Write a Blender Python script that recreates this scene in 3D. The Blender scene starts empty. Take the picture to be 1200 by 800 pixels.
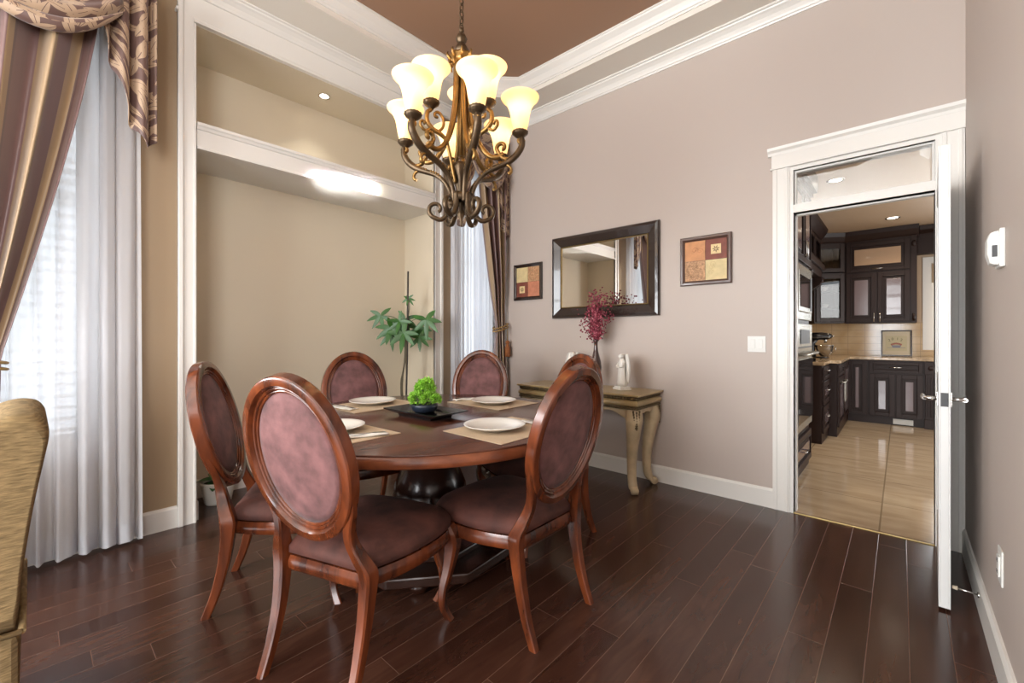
import bpy, bmesh, math, random
from mathutils import Vector, Matrix
random.seed(7)
R = math.radians
SC = bpy.context.scene
COL = SC.collection
PI = math.pi

# ------------------------------------------------------------------ materials
def mat_new(name):
    m = bpy.data.materials.new(name); m.use_nodes = True
    nt = m.node_tree; b = nt.nodes['Principled BSDF']
    return m, nt, b
def lin(c):
    def f(v):
        v /= 255.0
        return v / 12.92 if v <= .04045 else ((v + .055) / 1.055) ** 2.4
    return (f(c[0]), f(c[1]), f(c[2]), 1.0)
def node(nt, t, **kw):
    n = nt.nodes.new(t)
    for k, v in kw.items(): setattr(n, k, v)
    return n
def simple(name, rgb, rough=.5, metal=0.0, coat=0.0, bump=0, bscale=200, var=0.0, vscale=6, sheen=0.0, stretch=None, spec=None):
    m, nt, b = mat_new(name)
    b.inputs['Base Color'].default_value = lin(rgb)
    b.inputs['Roughness'].default_value = rough
    b.inputs['Metallic'].default_value = metal
    b.inputs['Coat Weight'].default_value = coat
    if spec is not None: b.inputs['Specular IOR Level'].default_value = spec
    if sheen: b.inputs['Sheen Weight'].default_value = sheen; b.inputs['Sheen Roughness'].default_value = .4
    if var or bump:
        tc = node(nt, 'ShaderNodeTexCoord'); mp = node(nt, 'ShaderNodeMapping')
        nt.links.new(tc.outputs['Object'], mp.inputs['Vector'])
        if stretch: mp.inputs['Scale'].default_value = stretch
    if var:
        n = node(nt, 'ShaderNodeTexNoise'); n.inputs['Scale'].default_value = vscale; n.inputs['Detail'].default_value = 5
        nt.links.new(mp.outputs[0], n.inputs['Vector'])
        r = node(nt, 'ShaderNodeValToRGB')
        c = lin(rgb)
        r.color_ramp.elements[0].position = .3; r.color_ramp.elements[1].position = .7
        r.color_ramp.elements[0].color = tuple(x * (1 - var) for x in c[:3]) + (1,)
        r.color_ramp.elements[1].color = tuple(min(1, x * (1 + var)) for x in c[:3]) + (1,)
        nt.links.new(n.outputs[0], r.inputs[0]); nt.links.new(r.outputs[0], b.inputs['Base Color'])
    if bump:
        n2 = node(nt, 'ShaderNodeTexNoise'); n2.inputs['Scale'].default_value = bscale; n2.inputs['Detail'].default_value = 4
        nt.links.new(mp.outputs[0], n2.inputs['Vector'])
        bp = node(nt, 'ShaderNodeBump'); bp.inputs['Strength'].default_value = bump; bp.inputs['Distance'].default_value = .004
        nt.links.new(n2.outputs[0], bp.inputs['Height']); nt.links.new(bp.outputs[0], b.inputs['Normal'])
    return m

def wood(name, dark, light, rough=.25, coat=.3, scale=(14, 14, 1.6), amount=1.0):
    m, nt, b = mat_new(name)
    tc = node(nt, 'ShaderNodeTexCoord'); mp = node(nt, 'ShaderNodeMapping'); mp.inputs['Scale'].default_value = scale
    nt.links.new(tc.outputs['Object'], mp.inputs[0])
    n = node(nt, 'ShaderNodeTexNoise'); n.inputs['Scale'].default_value = 2.0; n.inputs['Detail'].default_value = 5; n.inputs['Distortion'].default_value = .3
    nt.links.new(mp.outputs[0], n.inputs['Vector'])
    r = node(nt, 'ShaderNodeValToRGB'); r.color_ramp.elements[0].position = .32; r.color_ramp.elements[1].position = .68
    r.color_ramp.elements[0].color = lin(dark); r.color_ramp.elements[1].color = lin(light)
    nt.links.new(n.outputs[0], r.inputs[0]); nt.links.new(r.outputs[0], b.inputs['Base Color'])
    b.inputs['Roughness'].default_value = rough; b.inputs['Coat Weight'].default_value = coat; b.inputs['Coat Roughness'].default_value = .15
    return m

def math_n(nt, op, a=None, b=None, c=None):
    n = node(nt, 'ShaderNodeMath', operation=op)
    for i, v in enumerate((a, b, c)):
        if v is None: continue
        if isinstance(v, (int, float)): n.inputs[i].default_value = v
        else: nt.links.new(v, n.inputs[i])
    return n.outputs[0]

def plank_mat():
    m, nt, b = mat_new('dark_plank_floor')
    tc = node(nt, 'ShaderNodeTexCoord'); sp = node(nt, 'ShaderNodeSeparateXYZ')
    nt.links.new(tc.outputs['Object'], sp.inputs[0])
    W = .1222
    xs = math_n(nt, 'DIVIDE', math_n(nt, 'ADD', sp.outputs[0], .343 + W * 60), W)
    row = math_n(nt, 'FLOOR', xs); fx = math_n(nt, 'FRACT', xs)
    wn = node(nt, 'ShaderNodeTexWhiteNoise', noise_dimensions='1D'); nt.links.new(row, wn.inputs['W'])
    ln = 1.35
    ys = math_n(nt, 'ADD', math_n(nt, 'DIVIDE', sp.outputs[1], ln), math_n(nt, 'ADD', math_n(nt, 'MULTIPLY', wn.outputs[0], 7.0), 50))
    col = math_n(nt, 'FLOOR', ys); fy = math_n(nt, 'FRACT', ys)
    cb = node(nt, 'ShaderNodeCombineXYZ'); nt.links.new(row, cb.inputs[0]); nt.links.new(col, cb.inputs[1])
    wn2 = node(nt, 'ShaderNodeTexWhiteNoise', noise_dimensions='2D'); nt.links.new(cb.outputs[0], wn2.inputs['Vector'])
    # grain
    mp = node(nt, 'ShaderNodeMapping'); mp.inputs['Scale'].default_value = (9, 1.6, 1)
    ad = node(nt, 'ShaderNodeVectorMath', operation='ADD'); nt.links.new(tc.outputs['Object'], mp.inputs[0])
    nt.links.new(mp.outputs[0], ad.inputs[0]); nt.links.new(wn2.outputs['Color'], ad.inputs[1])
    sc = node(nt, 'ShaderNodeVectorMath', operation='SCALE'); sc.inputs['Scale'].default_value = 1.0
    nt.links.new(ad.outputs[0], sc.inputs[0])
    n = node(nt, 'ShaderNodeTexNoise'); n.inputs['Scale'].default_value = 2.4; n.inputs['Detail'].default_value = 7; n.inputs['Distortion'].default_value = .8
    nt.links.new(sc.outputs[0], n.inputs['Vector'])
    f = math_n(nt, 'ADD', math_n(nt, 'MULTIPLY', n.outputs[0], .75), math_n(nt, 'MULTIPLY', wn2.outputs[0], .30))
    r = node(nt, 'ShaderNodeValToRGB'); r.color_ramp.elements[0].position = .25; r.color_ramp.elements[1].position = .95
    r.color_ramp.elements[0].color = lin((50, 28, 21)); r.color_ramp.elements[1].color = lin((92, 60, 46))
    e = r.color_ramp.elements.new(.6); e.color = lin((68, 42, 32))
    nt.links.new(f, r.inputs[0])
    ex = math_n(nt, 'MINIMUM', fx, math_n(nt, 'SUBTRACT', 1.0, fx))
    ey = math_n(nt, 'MULTIPLY', math_n(nt, 'MINIMUM', fy, math_n(nt, 'SUBTRACT', 1.0, fy)), ln / W)
    ed = math_n(nt, 'MINIMUM', ex, ey)
    gr = node(nt, 'ShaderNodeMapRange'); gr.inputs['From Min'].default_value = .004; gr.inputs['From Max'].default_value = .014
    nt.links.new(ed, gr.inputs['Value'])
    mx = node(nt, 'ShaderNodeMix', data_type='RGBA'); nt.links.new(gr.outputs[0], mx.inputs['Factor'])
    mx.inputs['A'].default_value = lin((112, 84, 70)); nt.links.new(r.outputs[0], mx.inputs['B'])
    # light caught by joint bevels is painted in as a pale colour
    nt.links.new(mx.outputs['Result'], b.inputs['Base Color'])
    n3 = node(nt, 'ShaderNodeTexNoise'); n3.inputs['Scale'].default_value = 9
    rr = math_n(nt, 'ADD', math_n(nt, 'MULTIPLY', n3.outputs[0], .12), .14)
    nt.links.new(rr, b.inputs['Roughness'])
    bp = node(nt, 'ShaderNodeBump'); bp.inputs['Strength'].default_value = .25; bp.inputs['Distance'].default_value = .002
    hs = math_n(nt, 'ADD', gr.outputs[0], math_n(nt, 'MULTIPLY', n.outputs[0], .35))
    nt.links.new(hs, bp.inputs['Height']); nt.links.new(bp.outputs[0], b.inputs['Normal'])
    return m

def tile_mat(name, c1, c2, grout, size, off=(0, 0), rough=.12, axes=(0, 1), vein=(3, 9, 1), gw=.006, size2=None):
    m, nt, b = mat_new(name)
    tc = node(nt, 'ShaderNodeTexCoord'); sp = node(nt, 'ShaderNodeSeparateXYZ'); nt.links.new(tc.outputs['Object'], sp.inputs[0])
    s2 = size2 or size
    a = math_n(nt, 'DIVIDE', math_n(nt, 'ADD', sp.outputs[axes[0]], off[0] + 40 * size), size)
    c = math_n(nt, 'DIVIDE', math_n(nt, 'ADD', sp.outputs[axes[1]], off[1] + 40 * s2), s2)
    fa = math_n(nt, 'FRACT', a); fc = math_n(nt, 'FRACT', c)
    ea = math_n(nt, 'MULTIPLY', math_n(nt, 'MINIMUM', fa, math_n(nt, 'SUBTRACT', 1.0, fa)), size)
    ec = math_n(nt, 'MULTIPLY', math_n(nt, 'MINIMUM', fc, math_n(nt, 'SUBTRACT', 1.0, fc)), s2)
    gr = node(nt, 'ShaderNodeMapRange'); gr.inputs['From Min'].default_value = gw * .4; gr.inputs['From Max'].default_value = gw
    nt.links.new(math_n(nt, 'MINIMUM', ea, ec), gr.inputs['Value'])
    mp = node(nt, 'ShaderNodeMapping'); mp.inputs['Scale'].default_value = vein; mp.inputs['Rotation'].default_value = (0, 0, .5)
    nt.links.new(tc.outputs['Object'], mp.inputs[0])
    n = node(nt, 'ShaderNodeTexNoise'); n.inputs['Scale'].default_value = 1.4; n.inputs['Detail'].default_value = 7; n.inputs['Distortion'].default_value = .5
    nt.links.new(mp.outputs[0], n.inputs['Vector'])
    r = node(nt, 'ShaderNodeValToRGB'); r.color_ramp.elements[0].position = .35; r.color_ramp.elements[1].position = .65
    r.color_ramp.elements[0].color = lin(c1); r.color_ramp.elements[1].color = lin(c2)
    nt.links.new(n.outputs[0], r.inputs[0])
    mx = node(nt, 'ShaderNodeMix', data_type='RGBA'); nt.links.new(gr.outputs[0], mx.inputs['Factor'])
    mx.inputs['A'].default_value = lin(grout); nt.links.new(r.outputs[0], mx.inputs['B'])
    nt.links.new(mx.outputs['Result'], b.inputs['Base Color']); b.inputs['Roughness'].default_value = rough
    return m

def leaf_fabric(name, bg, fg, n=7.0):
    """woven cloth with a pattern of pointed leaves, in UV metres"""
    m, nt, b = mat_new(name)
    uv = node(nt, 'ShaderNodeUVMap')
    mask = None
    for k, (sc, off) in enumerate(((n, 0.0), (n * 1.12, 3.7), (n * .9, 9.1))):
        ad = node(nt, 'ShaderNodeVectorMath', operation='ADD'); ad.inputs[1].default_value = (off, off * .7, 0)
        nt.links.new(uv.outputs[0], ad.inputs[0])
        s = node(nt, 'ShaderNodeVectorMath', operation='SCALE'); s.inputs['Scale'].default_value = sc
        nt.links.new(ad.outputs[0], s.inputs[0])
        v = node(nt, 'ShaderNodeTexVoronoi', voronoi_dimensions='2D'); v.inputs['Scale'].default_value = 1; v.inputs['Randomness'].default_value = .7
        nt.links.new(s.outputs[0], v.inputs['Vector'])
        d = node(nt, 'ShaderNodeVectorMath', operation='SUBTRACT'); nt.links.new(s.outputs[0], d.inputs[0]); nt.links.new(v.outputs['Position'], d.inputs[1])
        rt = node(nt, 'ShaderNodeVectorRotate', rotation_type='Z_AXIS'); nt.links.new(d.outputs[0], rt.inputs['Vector'])
        sc2 = node(nt, 'ShaderNodeSeparateColor'); nt.links.new(v.outputs['Color'], sc2.inputs[0])
        nt.links.new(math_n(nt, 'MULTIPLY', sc2.outputs[0], 6.28), rt.inputs['Angle'])
        sp = node(nt, 'ShaderNodeSeparateXYZ'); nt.links.new(rt.outputs[0], sp.inputs[0])
        # |y| < w(1-(x/L)^2)
        x2 = math_n(nt, 'POWER', math_n(nt, 'ABSOLUTE', math_n(nt, 'DIVIDE', sp.outputs[0], .56)), 2.0)
        lim = math_n(nt, 'MULTIPLY', math_n(nt, 'SUBTRACT', 1.0, x2), .17)
        ay = math_n(nt, 'ABSOLUTE', sp.outputs[1])
        inside = math_n(nt, 'LESS_THAN', ay, lim)
        rib = math_n(nt, 'GREATER_THAN', ay, .012)
        f = math_n(nt, 'MULTIPLY', inside, rib)
        mask = f if mask is None else math_n(nt, 'MAXIMUM', mask, f)
    mx = node(nt, 'ShaderNodeMix', data_type='RGBA'); nt.links.new(mask, mx.inputs['Factor'])
    mx.inputs['A'].default_value = lin(bg); mx.inputs['B'].default_value = lin(fg)
    nt.links.new(mx.outputs['Result'], b.inputs['Base Color'])
    b.inputs['Roughness'].default_value = .5; b.inputs['Sheen Weight'].default_value = .3
    return m

def striped_fabric(name, stops, period, rough=.38):
    m, nt, b = mat_new(name)
    uv = node(nt, 'ShaderNodeUVMap'); sp = node(nt, 'ShaderNodeSeparateXYZ'); nt.links.new(uv.outputs[0], sp.inputs[0])
    f = math_n(nt, 'FRACT', math_n(nt, 'DIVIDE', math_n(nt, 'ADD', sp.outputs[0], 10), period))
    r = node(nt, 'ShaderNodeValToRGB'); r.color_ramp.interpolation = 'CONSTANT'
    els = r.color_ramp.elements
    els[0].position = stops[0][0]; els[0].color = lin(stops[0][1]); els[1].position = stops[1][0]; els[1].color = lin(stops[1][1])
    for p, c in stops[2:]:
        e = els.new(p); e.color = lin(c)
    nt.links.new(f, r.inputs[0]); nt.links.new(r.outputs[0], b.inputs['Base Color'])
    b.inputs['Roughness'].default_value = rough; b.inputs['Sheen Weight'].default_value = .4
    b.inputs['Specular IOR Level'].default_value = .6
    return m

def sheer_mat():
    m = bpy.data.materials.new('sheer_white'); m.use_nodes = True; nt = m.node_tree
    for n in list(nt.nodes): nt.nodes.remove(n)
    out = node(nt, 'ShaderNodeOutputMaterial'); tr = node(nt, 'ShaderNodeBsdfTransparent'); tl = node(nt, 'ShaderNodeBsdfTranslucent'); df = node(nt, 'ShaderNodeBsdfDiffuse')
    tl.inputs[0].default_value = (.86, .87, .9, 1); df.inputs[0].default_value = (.84, .85, .88, 1); tr.inputs[0].default_value = (.95, .96, 1, 1)
    a = node(nt, 'ShaderNodeMixShader'); a.inputs[0].default_value = .5
    nt.links.new(tl.outputs[0], a.inputs[1]); nt.links.new(df.outputs[0], a.inputs[2])
    c = node(nt, 'ShaderNodeMixShader'); c.inputs[0].default_value = .84
    nt.links.new(tr.outputs[0], c.inputs[1]); nt.links.new(a.outputs[0], c.inputs[2]); nt.links.new(c.outputs[0], out.inputs[0])
    return m

def glass_mat(name, tint=(1, 1, 1), f=.12, rough=.0):
    m = bpy.data.materials.new(name); m.use_nodes = True; nt = m.node_tree
    for n in list(nt.nodes): nt.nodes.remove(n)
    out = node(nt, 'ShaderNodeOutputMaterial'); tr = node(nt, 'ShaderNodeBsdfTransparent'); gl = node(nt, 'ShaderNodeBsdfGlossy')
    tr.inputs[0].default_value = tint + (1,); gl.inputs['Roughness'].default_value = rough
    c = node(nt, 'ShaderNodeMixShader'); c.inputs[0].default_value = f
    nt.links.new(tr.outputs[0], c.inputs[1]); nt.links.new(gl.outputs[0], c.inputs[2]); nt.links.new(c.outputs[0], out.inputs[0])
    return m

def emit(name, rgb, s):
    m = bpy.data.materials.new(name); m.use_nodes = True; nt = m.node_tree
    for n in list(nt.nodes): nt.nodes.remove(n)
    out = node(nt, 'ShaderNodeOutputMaterial'); e = node(nt, 'ShaderNodeEmission'); e.inputs[0].default_value = lin(rgb); e.inputs[1].default_value = s
    nt.links.new(e.outputs[0], out.inputs[0]); return m

def shade_mat():
    m, nt, b = mat_new('lit_alabaster_glass')
    b.inputs['Base Color'].default_value = lin((255, 240, 214)); b.inputs['Roughness'].default_value = .35
    tl = node(nt, 'ShaderNodeBsdfTranslucent'); tl.inputs[0].default_value = lin((255, 240, 208))
    em = node(nt, 'ShaderNodeEmission'); em.inputs[0].default_value = lin((255, 226, 170)); em.inputs[1].default_value = .10
    mx = node(nt, 'ShaderNodeMixShader'); mx.inputs[0].default_value = .6
    nt.links.new(b.outputs[0], mx.inputs[1]); nt.links.new(tl.outputs[0], mx.inputs[2])
    ad = node(nt, 'ShaderNodeAddShader'); nt.links.new(mx.outputs[0], ad.inputs[0]); nt.links.new(em.outputs[0], ad.inputs[1])
    nt.links.new(ad.outputs[0], nt.nodes['Material Output'].inputs[0])
    return m

M = {}
M['taupe'] = simple('taupe_paint', (186, 173, 164), .55, bump=.03, bscale=350)
M['tan'] = simple('tan_and_dim_light_paint', (164, 142, 114), .55, bump=.03, bscale=350)  # tan finish; on the left wall it paints in warm, dim lighting
M['cream'] = simple('cream_paint', (212, 200, 178), .55, bump=.03, bscale=350)
M['soffit'] = simple('grey_cream_ceiling', (226, 220, 210), .6)
M['brown_ceiling'] = simple('brown_ceiling', (158, 124, 100), .6)
M['white'] = simple('white_trim', (226, 223, 217), .35)
M['door_white'] = simple('door_white', (216, 216, 214), .35)
M['planks'] = plank_mat()
M['chair_wood'] = wood('reddish_chair_wood', (60, 27, 15), (120, 60, 31), .24, .4, (9, 9, 2.2))
M['table_wood'] = wood('table_wood', (72, 40, 30), (98, 58, 43), .24, .3, (5, 1.2, 5))
M['table_edge'] = wood('table_edge_wood', (96, 48, 28), (136, 76, 46), .3, .2, (5, 5, 9))
M['black_wood'] = simple('dark_pedestal_wood', (46, 26, 19), .24, coat=.15)
M['suede'] = simple('plum_suede', (112, 76, 75), .85, bump=.3, bscale=90, var=.42, vscale=13, sheen=.1)
M['seat_suede'] = simple('brown_suede_seat', (84, 48, 40), .8, bump=.25, bscale=90, var=.5, vscale=9, sheen=0)
M['porcelain'] = simple('white_porcelain', (238, 236, 230), .18, coat=.3)
M['mat_weave'] = simple('beige_woven_vinyl', (206, 184, 156), .6, bump=.5, bscale=420, var=.08, vscale=300)
M['napkin'] = simple('white_napkin', (240, 238, 232), .8, bump=.2, bscale=60)
M['steel'] = simple('brushed_steel', (190, 188, 184), .25, metal=1)
M['chrome'] = simple('satin_nickel', (205, 203, 200), .22, metal=1)
M['black'] = simple('black_lacquer', (20, 19, 20), .2, coat=.3)
M['blue_pot'] = simple('dark_blue_glaze', (36, 44, 58), .3)
M['leaf_bright'] = simple('bright_green_foliage', (136, 190, 60), .5, var=.3, vscale=30)
M['leaf'] = simple('green_leaf', (50, 96, 34), .42, var=.25, vscale=9)
M['leaf_dark'] = simple('dark_green_leaf', (46, 92, 44), .35, var=.25, vscale=12)
M['bark'] = simple('plant_stem', (92, 84, 66), .8, bump=.4, bscale=80)
M['stake'] = simple('dark_stake', (70, 66, 62), .6)
M['soil'] = simple('potting_soil', (48, 36, 28), .95, bump=1, bscale=120)
M['pot_white'] = simple('white_planter', (226, 222, 212), .4)
M['pot_brown'] = simple('brown_planter', (96, 66, 46), .4)
M['console'] = simple('antique_gold_paint', (172, 150, 108), .3, bump=.4, bscale=60, var=.2, vscale=7)
M['console_carve'] = simple('antiqued_carving', (100, 84, 56), .5, bump=1.0, bscale=120, var=.45, vscale=60)
M['console_leg'] = simple('antique_cream_gold', (196, 176, 142), .42, bump=.4, bscale=60, var=.16, vscale=9)
M['frame_dark'] = simple('espresso_frame', (44, 32, 28), .22, coat=.5)
M['gold'] = simple('gold_bead', (150, 128, 84), .35, metal=.8)
M['frame_brown'] = simple('brown_frame', (84, 62, 54), .3, coat=.3)
M['mirror'] = simple('mirror_glass', (248, 248, 246), .0, metal=1)
M['bronze'] = simple('aged_bronze', (84, 68, 50), .38, metal=.75, bump=.5, bscale=60, var=.3, vscale=18)
M['bronze_gold'] = simple('gilded_bronze', (138, 106, 60), .36, metal=.8, bump=.4, bscale=60, var=.25, vscale=18)
M['shade'] = shade_mat()
M['drape'] = striped_fabric('striped_satin', [(0, (112, 84, 80)), (.26, (150, 124, 92)), (.52, (126, 106, 82)), (.58, (110, 82, 78)), (.82, (158, 132, 98)), (.96, (96, 72, 68))], .52)
M['valance'] = leaf_fabric('leaf_jacquard', (92, 66, 58), (166, 140, 114), 8.5)
M['sheer'] = sheer_mat()
M['cord'] = simple('gold_cord', (160, 128, 74), .45, bump=1, bscale=300)
M['tassel'] = simple('rust_tassel', (150, 88, 44), .6, bump=1, bscale=200, stretch=(4, 4, .3))
M['chenille'] = simple('gold_chenille', (128, 108, 76), .95, bump=.8, bscale=60, var=.36, vscale=60, stretch=(.5, .5, 3.5), spec=.2)
M['glass'] = glass_mat('clear_glass', (.97, .98, .98), .16)
M['cab_glass'] = glass_mat('cabinet_glass', (.75, .75, .75), .07)
M['ceramic_statue'] = simple('white_ceramic', (232, 228, 220), .35)
M['vase'] = simple('dark_brown_glass', (62, 40, 36), .12, coat=.6)
M['berry'] = simple('burgundy_flower', (126, 40, 58), .6, var=.3, vscale=40)
M['berry2'] = simple('dusty_rose_flower', (178, 92, 106), .6, var=.2, vscale=40)
M['twig'] = simple('dark_twig', (70, 44, 38), .7)
M['espresso'] = simple('espresso_cabinet', (40, 25, 21), .42, spec=.3)
M['sheen_panel'] = simple('cabinet_painted_sheen', (108, 92, 94), .16, coat=.4)  # lighter colour paints a reflection onto the dark panel centres
M['granite'] = simple('beige_granite', (176, 152, 122), .12, var=.3, vscale=28)
M['k_tile'] = tile_mat('travertine_floor', (174, 150, 121), (192, 169, 139), (140, 120, 94), .61, (.1, .18), .08, (0, 1), (2.2, 8, 1))
M['splash'] = tile_mat('backsplash_tile', (190, 160, 120), (204, 178, 142), (170, 146, 116), .2, (0, .02), .1, (0, 2), (3, 3, 3), .004, .1)
M['k_wall'] = simple('kitchen_taupe', (186, 160, 132), .5)
M['ovenglass'] = simple('dark_oven_glass', (30, 28, 28), .06, coat=.6)
M['appliance'] = simple('stainless_trim', (176, 172, 162), .25, metal=.6)
M['plastic'] = simple('white_plastic', (214, 213, 208), .35)
M['rubber'] = simple('cream_rubber', (220, 205, 180), .6)
M['spot'] = emit('lamp_disc', (255, 240, 215), 9)
M['grey_dark'] = simple('dark_grey_plastic', (60, 60, 62), .5)

# ------------------------------------------------------------------ objects
def tag(o, label=None, cat=None, group=None, kind=None):
    if label: o['label'] = label
    if cat: o['category'] = cat
    if group: o['group'] = group
    if kind: o['kind'] = kind
    return o
def empty(name, loc=(0, 0, 0), rz=0, label=None, cat=None, group=None):
    o = bpy.data.objects.new(name, None); COL.objects.link(o); o.location = loc; o.rotation_euler = (0, 0, rz); o.empty_display_size = .1
    return tag(o, label, cat, group)

class MB:
    def __init__(s): s.bm = bmesh.new(); s.uv = None
    def _faces(s, vs, quads, smooth=False):
        bv = [s.bm.verts.new(v) for v in vs]
        for q in quads:
            try:
                f = s.bm.faces.new([bv[i] for i in q]); f.smooth = smooth
            except ValueError: pass
        return bv
    def box(s, x0, x1, y0, y1, z0, z1, bev=0, seg=2):
        vs = [(x, y, z) for x in (x0, x1) for y in (y0, y1) for z in (z0, z1)]
        q = [(0, 1, 3, 2), (4, 6, 7, 5), (0, 4, 5, 1), (2, 3, 7, 6), (0, 2, 6, 4), (1, 5, 7, 3)]
        bv = s._faces(vs, q)
        if bev:
            es = set(e for v in bv for e in v.link_edges)
            r = bmesh.ops.bevel(s.bm, geom=list(es), offset=bev, segments=seg, affect='EDGES', profile=.6)
        return s
    def prism(s, pts, z0, z1, axis='z', smooth=False):
        """extrude a closed outline; axis z: pts=(x,y); axis x: pts=(y,z); axis y: pts=(x,z)"""
        def P(p, h):
            return {'z': (p[0], p[1], h), 'x': (h, p[0], p[1]), 'y': (p[0], h, p[1])}[axis]
        n = len(pts)
        a = [s.bm.verts.new(P(p, z0)) for p in pts]; b = [s.bm.verts.new(P(p, z1)) for p in pts]
        try: s.bm.faces.new(a); s.bm.faces.new(b)
        except ValueError: pass
        for i in range(n):
            f = s.bm.faces.new((a[i], a[(i + 1) % n], b[(i + 1) % n], b[i])); f.smooth = smooth
        return s
    def lathe(s, prof, c=(0, 0, 0), n=32, smooth=True, axis=None, flute=0, nf=0, sq=None):
        """prof: list of (r,z)"""
        rings = []
        mat = axis or Matrix.Identity(3)
        for r, z in prof:
            ring = []
            for i in range(n):
                t = 2 * PI * i / n
                rr = r * (1 + (flute * math.cos(nf * t) if nf else 0))
                v = mat @ Vector((rr * math.cos(t), rr * math.sin(t), z))
                ring.append(s.bm.verts.new((c[0] + v.x, c[1] + v.y, c[2] + v.z)))
            rings.append(ring)
        for a, b in zip(rings, rings[1:]):
            for i in range(n):
                f = s.bm.faces.new((a[i], a[(i + 1) % n], b[(i + 1) % n], b[i])); f.smooth = smooth
        for ring, rz in ((rings[0], prof[0]), (rings[-1], prof[-1])):
            if rz[0] > 1e-5:
                try: s.bm.faces.new(ring)
                except ValueError: pass
        return s
    def tube(s, pts, rad, n=10, closed=False, smooth=True, flat=1.0, up=None):
        """sweep a circle (or ellipse, flat<1 squashes along 'up') along pts"""
        pts = [Vector(p) for p in pts]; k = len(pts)
        if not hasattr(rad, '__len__'): rad = [rad] * k
        rings = []; prevn = None
        for i, p in enumerate(pts):
            if closed: t = pts[(i + 1) % k] - pts[i - 1]
            else: t = pts[min(i + 1, k - 1)] - pts[max(i - 1, 0)]
            t.normalize()
            if up is not None:
                nn = Vector(up) - t * t.dot(Vector(up))
                if nn.length < 1e-4: nn = t.orthogonal()
            elif prevn is None: nn = t.orthogonal()
            else: nn = prevn - t * t.dot(prevn)
            if nn.length < 1e-6: nn = t.orthogonal()
            nn.normalize(); prevn = nn; bn = t.cross(nn)
            ring = []
            for j in range(n):
                a = 2 * PI * j / n + (PI / n if n == 4 else 0)
                v = p + (nn * math.cos(a) * flat + bn * math.sin(a)) * rad[i]
                ring.append(s.bm.verts.new(v))
            rings.append(ring)
        m = k if closed else k - 1
        for i in range(m):
            a, b = rings[i], rings[(i + 1) % k]
            for j in range(n):
                f = s.bm.faces.new((a[j], a[(j + 1) % n], b[(j + 1) % n], b[j])); f.smooth = smooth
        if not closed:
            for ring in (rings[0], rings[-1]):
                try: s.bm.faces.new(ring)
                except ValueError: pass
        return s
    def loft(s, rings, smooth=True, cap=True, closed=False):
        """rings: lists of points, all the same length"""
        R_ = [[s.bm.verts.new(p) for p in r] for r in rings]
        m = len(R_) if closed else len(R_) - 1
        n = len(R_[0])
        for i in range(m):
            a, b = R_[i], R_[(i + 1) % len(R_)]
            for j in range(n):
                f = s.bm.faces.new((a[j], a[(j + 1) % n], b[(j + 1) % n], b[j])); f.smooth = smooth
        if cap and not closed:
            for r in (R_[0], R_[-1]):
                try: s.bm.faces.new(r)
                except ValueError: pass
        return s
    def grid(s, fn, nu, nv, smooth=True, uvfn=None):
        if s.uv is None: s.uv = s.bm.loops.layers.uv.new('UVMap')
        V = [[s.bm.verts.new(fn(i / nu, j / nv)) for j in range(nv + 1)] for i in range(nu + 1)]
        for i in range(nu):
            for j in range(nv):
                f = s.bm.faces.new((V[i][j], V[i + 1][j], V[i + 1][j + 1], V[i][j + 1])); f.smooth = smooth
                for l, (a, b) in zip(f.loops, ((i, j), (i + 1, j), (i + 1, j + 1), (i, j + 1))):
                    l[s.uv].uv = uvfn(a / nu, b / nv) if uvfn else (a / nu, b / nv)
        return s
    def sphere(s, c, r, n=10, sc=(1, 1, 1), rot=None):
        m = Matrix.Translation(c) @ (rot or Matrix.Identity(4)) @ Matrix.Diagonal((r * sc[0], r * sc[1], r * sc[2], 1))
        k = max(4, n * 2 // 3)
        top = s.bm.verts.new(m @ Vector((0, 0, 1))); bot = s.bm.verts.new(m @ Vector((0, 0, -1))); rings = []
        for i in range(1, k):
            p = PI * i / k
            rings.append([s.bm.verts.new(m @ Vector((math.sin(p) * math.cos(2 * PI * j / n), math.sin(p) * math.sin(2 * PI * j / n), math.cos(p)))) for j in range(n)])
        for j in range(n):
            s.bm.faces.new((top, rings[0][j], rings[0][(j + 1) % n])).smooth = True
            s.bm.faces.new((bot, rings[-1][(j + 1) % n], rings[-1][j])).smooth = True
        for a, b in zip(rings, rings[1:]):
            for j in range(n): s.bm.faces.new((a[j], b[j], b[(j + 1) % n], a[(j + 1) % n])).smooth = True
        return s
    def sweep_rect(s, path, prof, closed=False):
        """sweep an (out,up) profile along a polyline in the XY plane with mitres; 'out' is to the right of travel. path pts (x,y,z)"""
        k = len(path); rings = []
        P = [Vector(p) for p in path]
        for i in range(k):
            if closed or 0 < i < k - 1:
                d0 = (P[i] - P[i - 1]); d1 = (P[(i + 1) % k] - P[i]); d0.z = d1.z = 0; d0.normalize(); d1.normalize()
                n0 = Vector((d0.y, -d0.x, 0)); n1 = Vector((d1.y, -d1.x, 0))
                nn = (n0 + n1); nn.normalize(); sc = 1 / max(.2, nn.dot(n0)); nn *= sc
            else:
                d = (P[1] - P[0]) if i == 0 else (P[-1] - P[-2]); d.z = 0; d.normalize(); nn = Vector((d.y, -d.x, 0))
            rings.append([tuple(P[i] + nn * o + Vector((0, 0, u))) for o, u in prof])
        return s.loft(rings, smooth=False, closed=closed)
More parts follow.
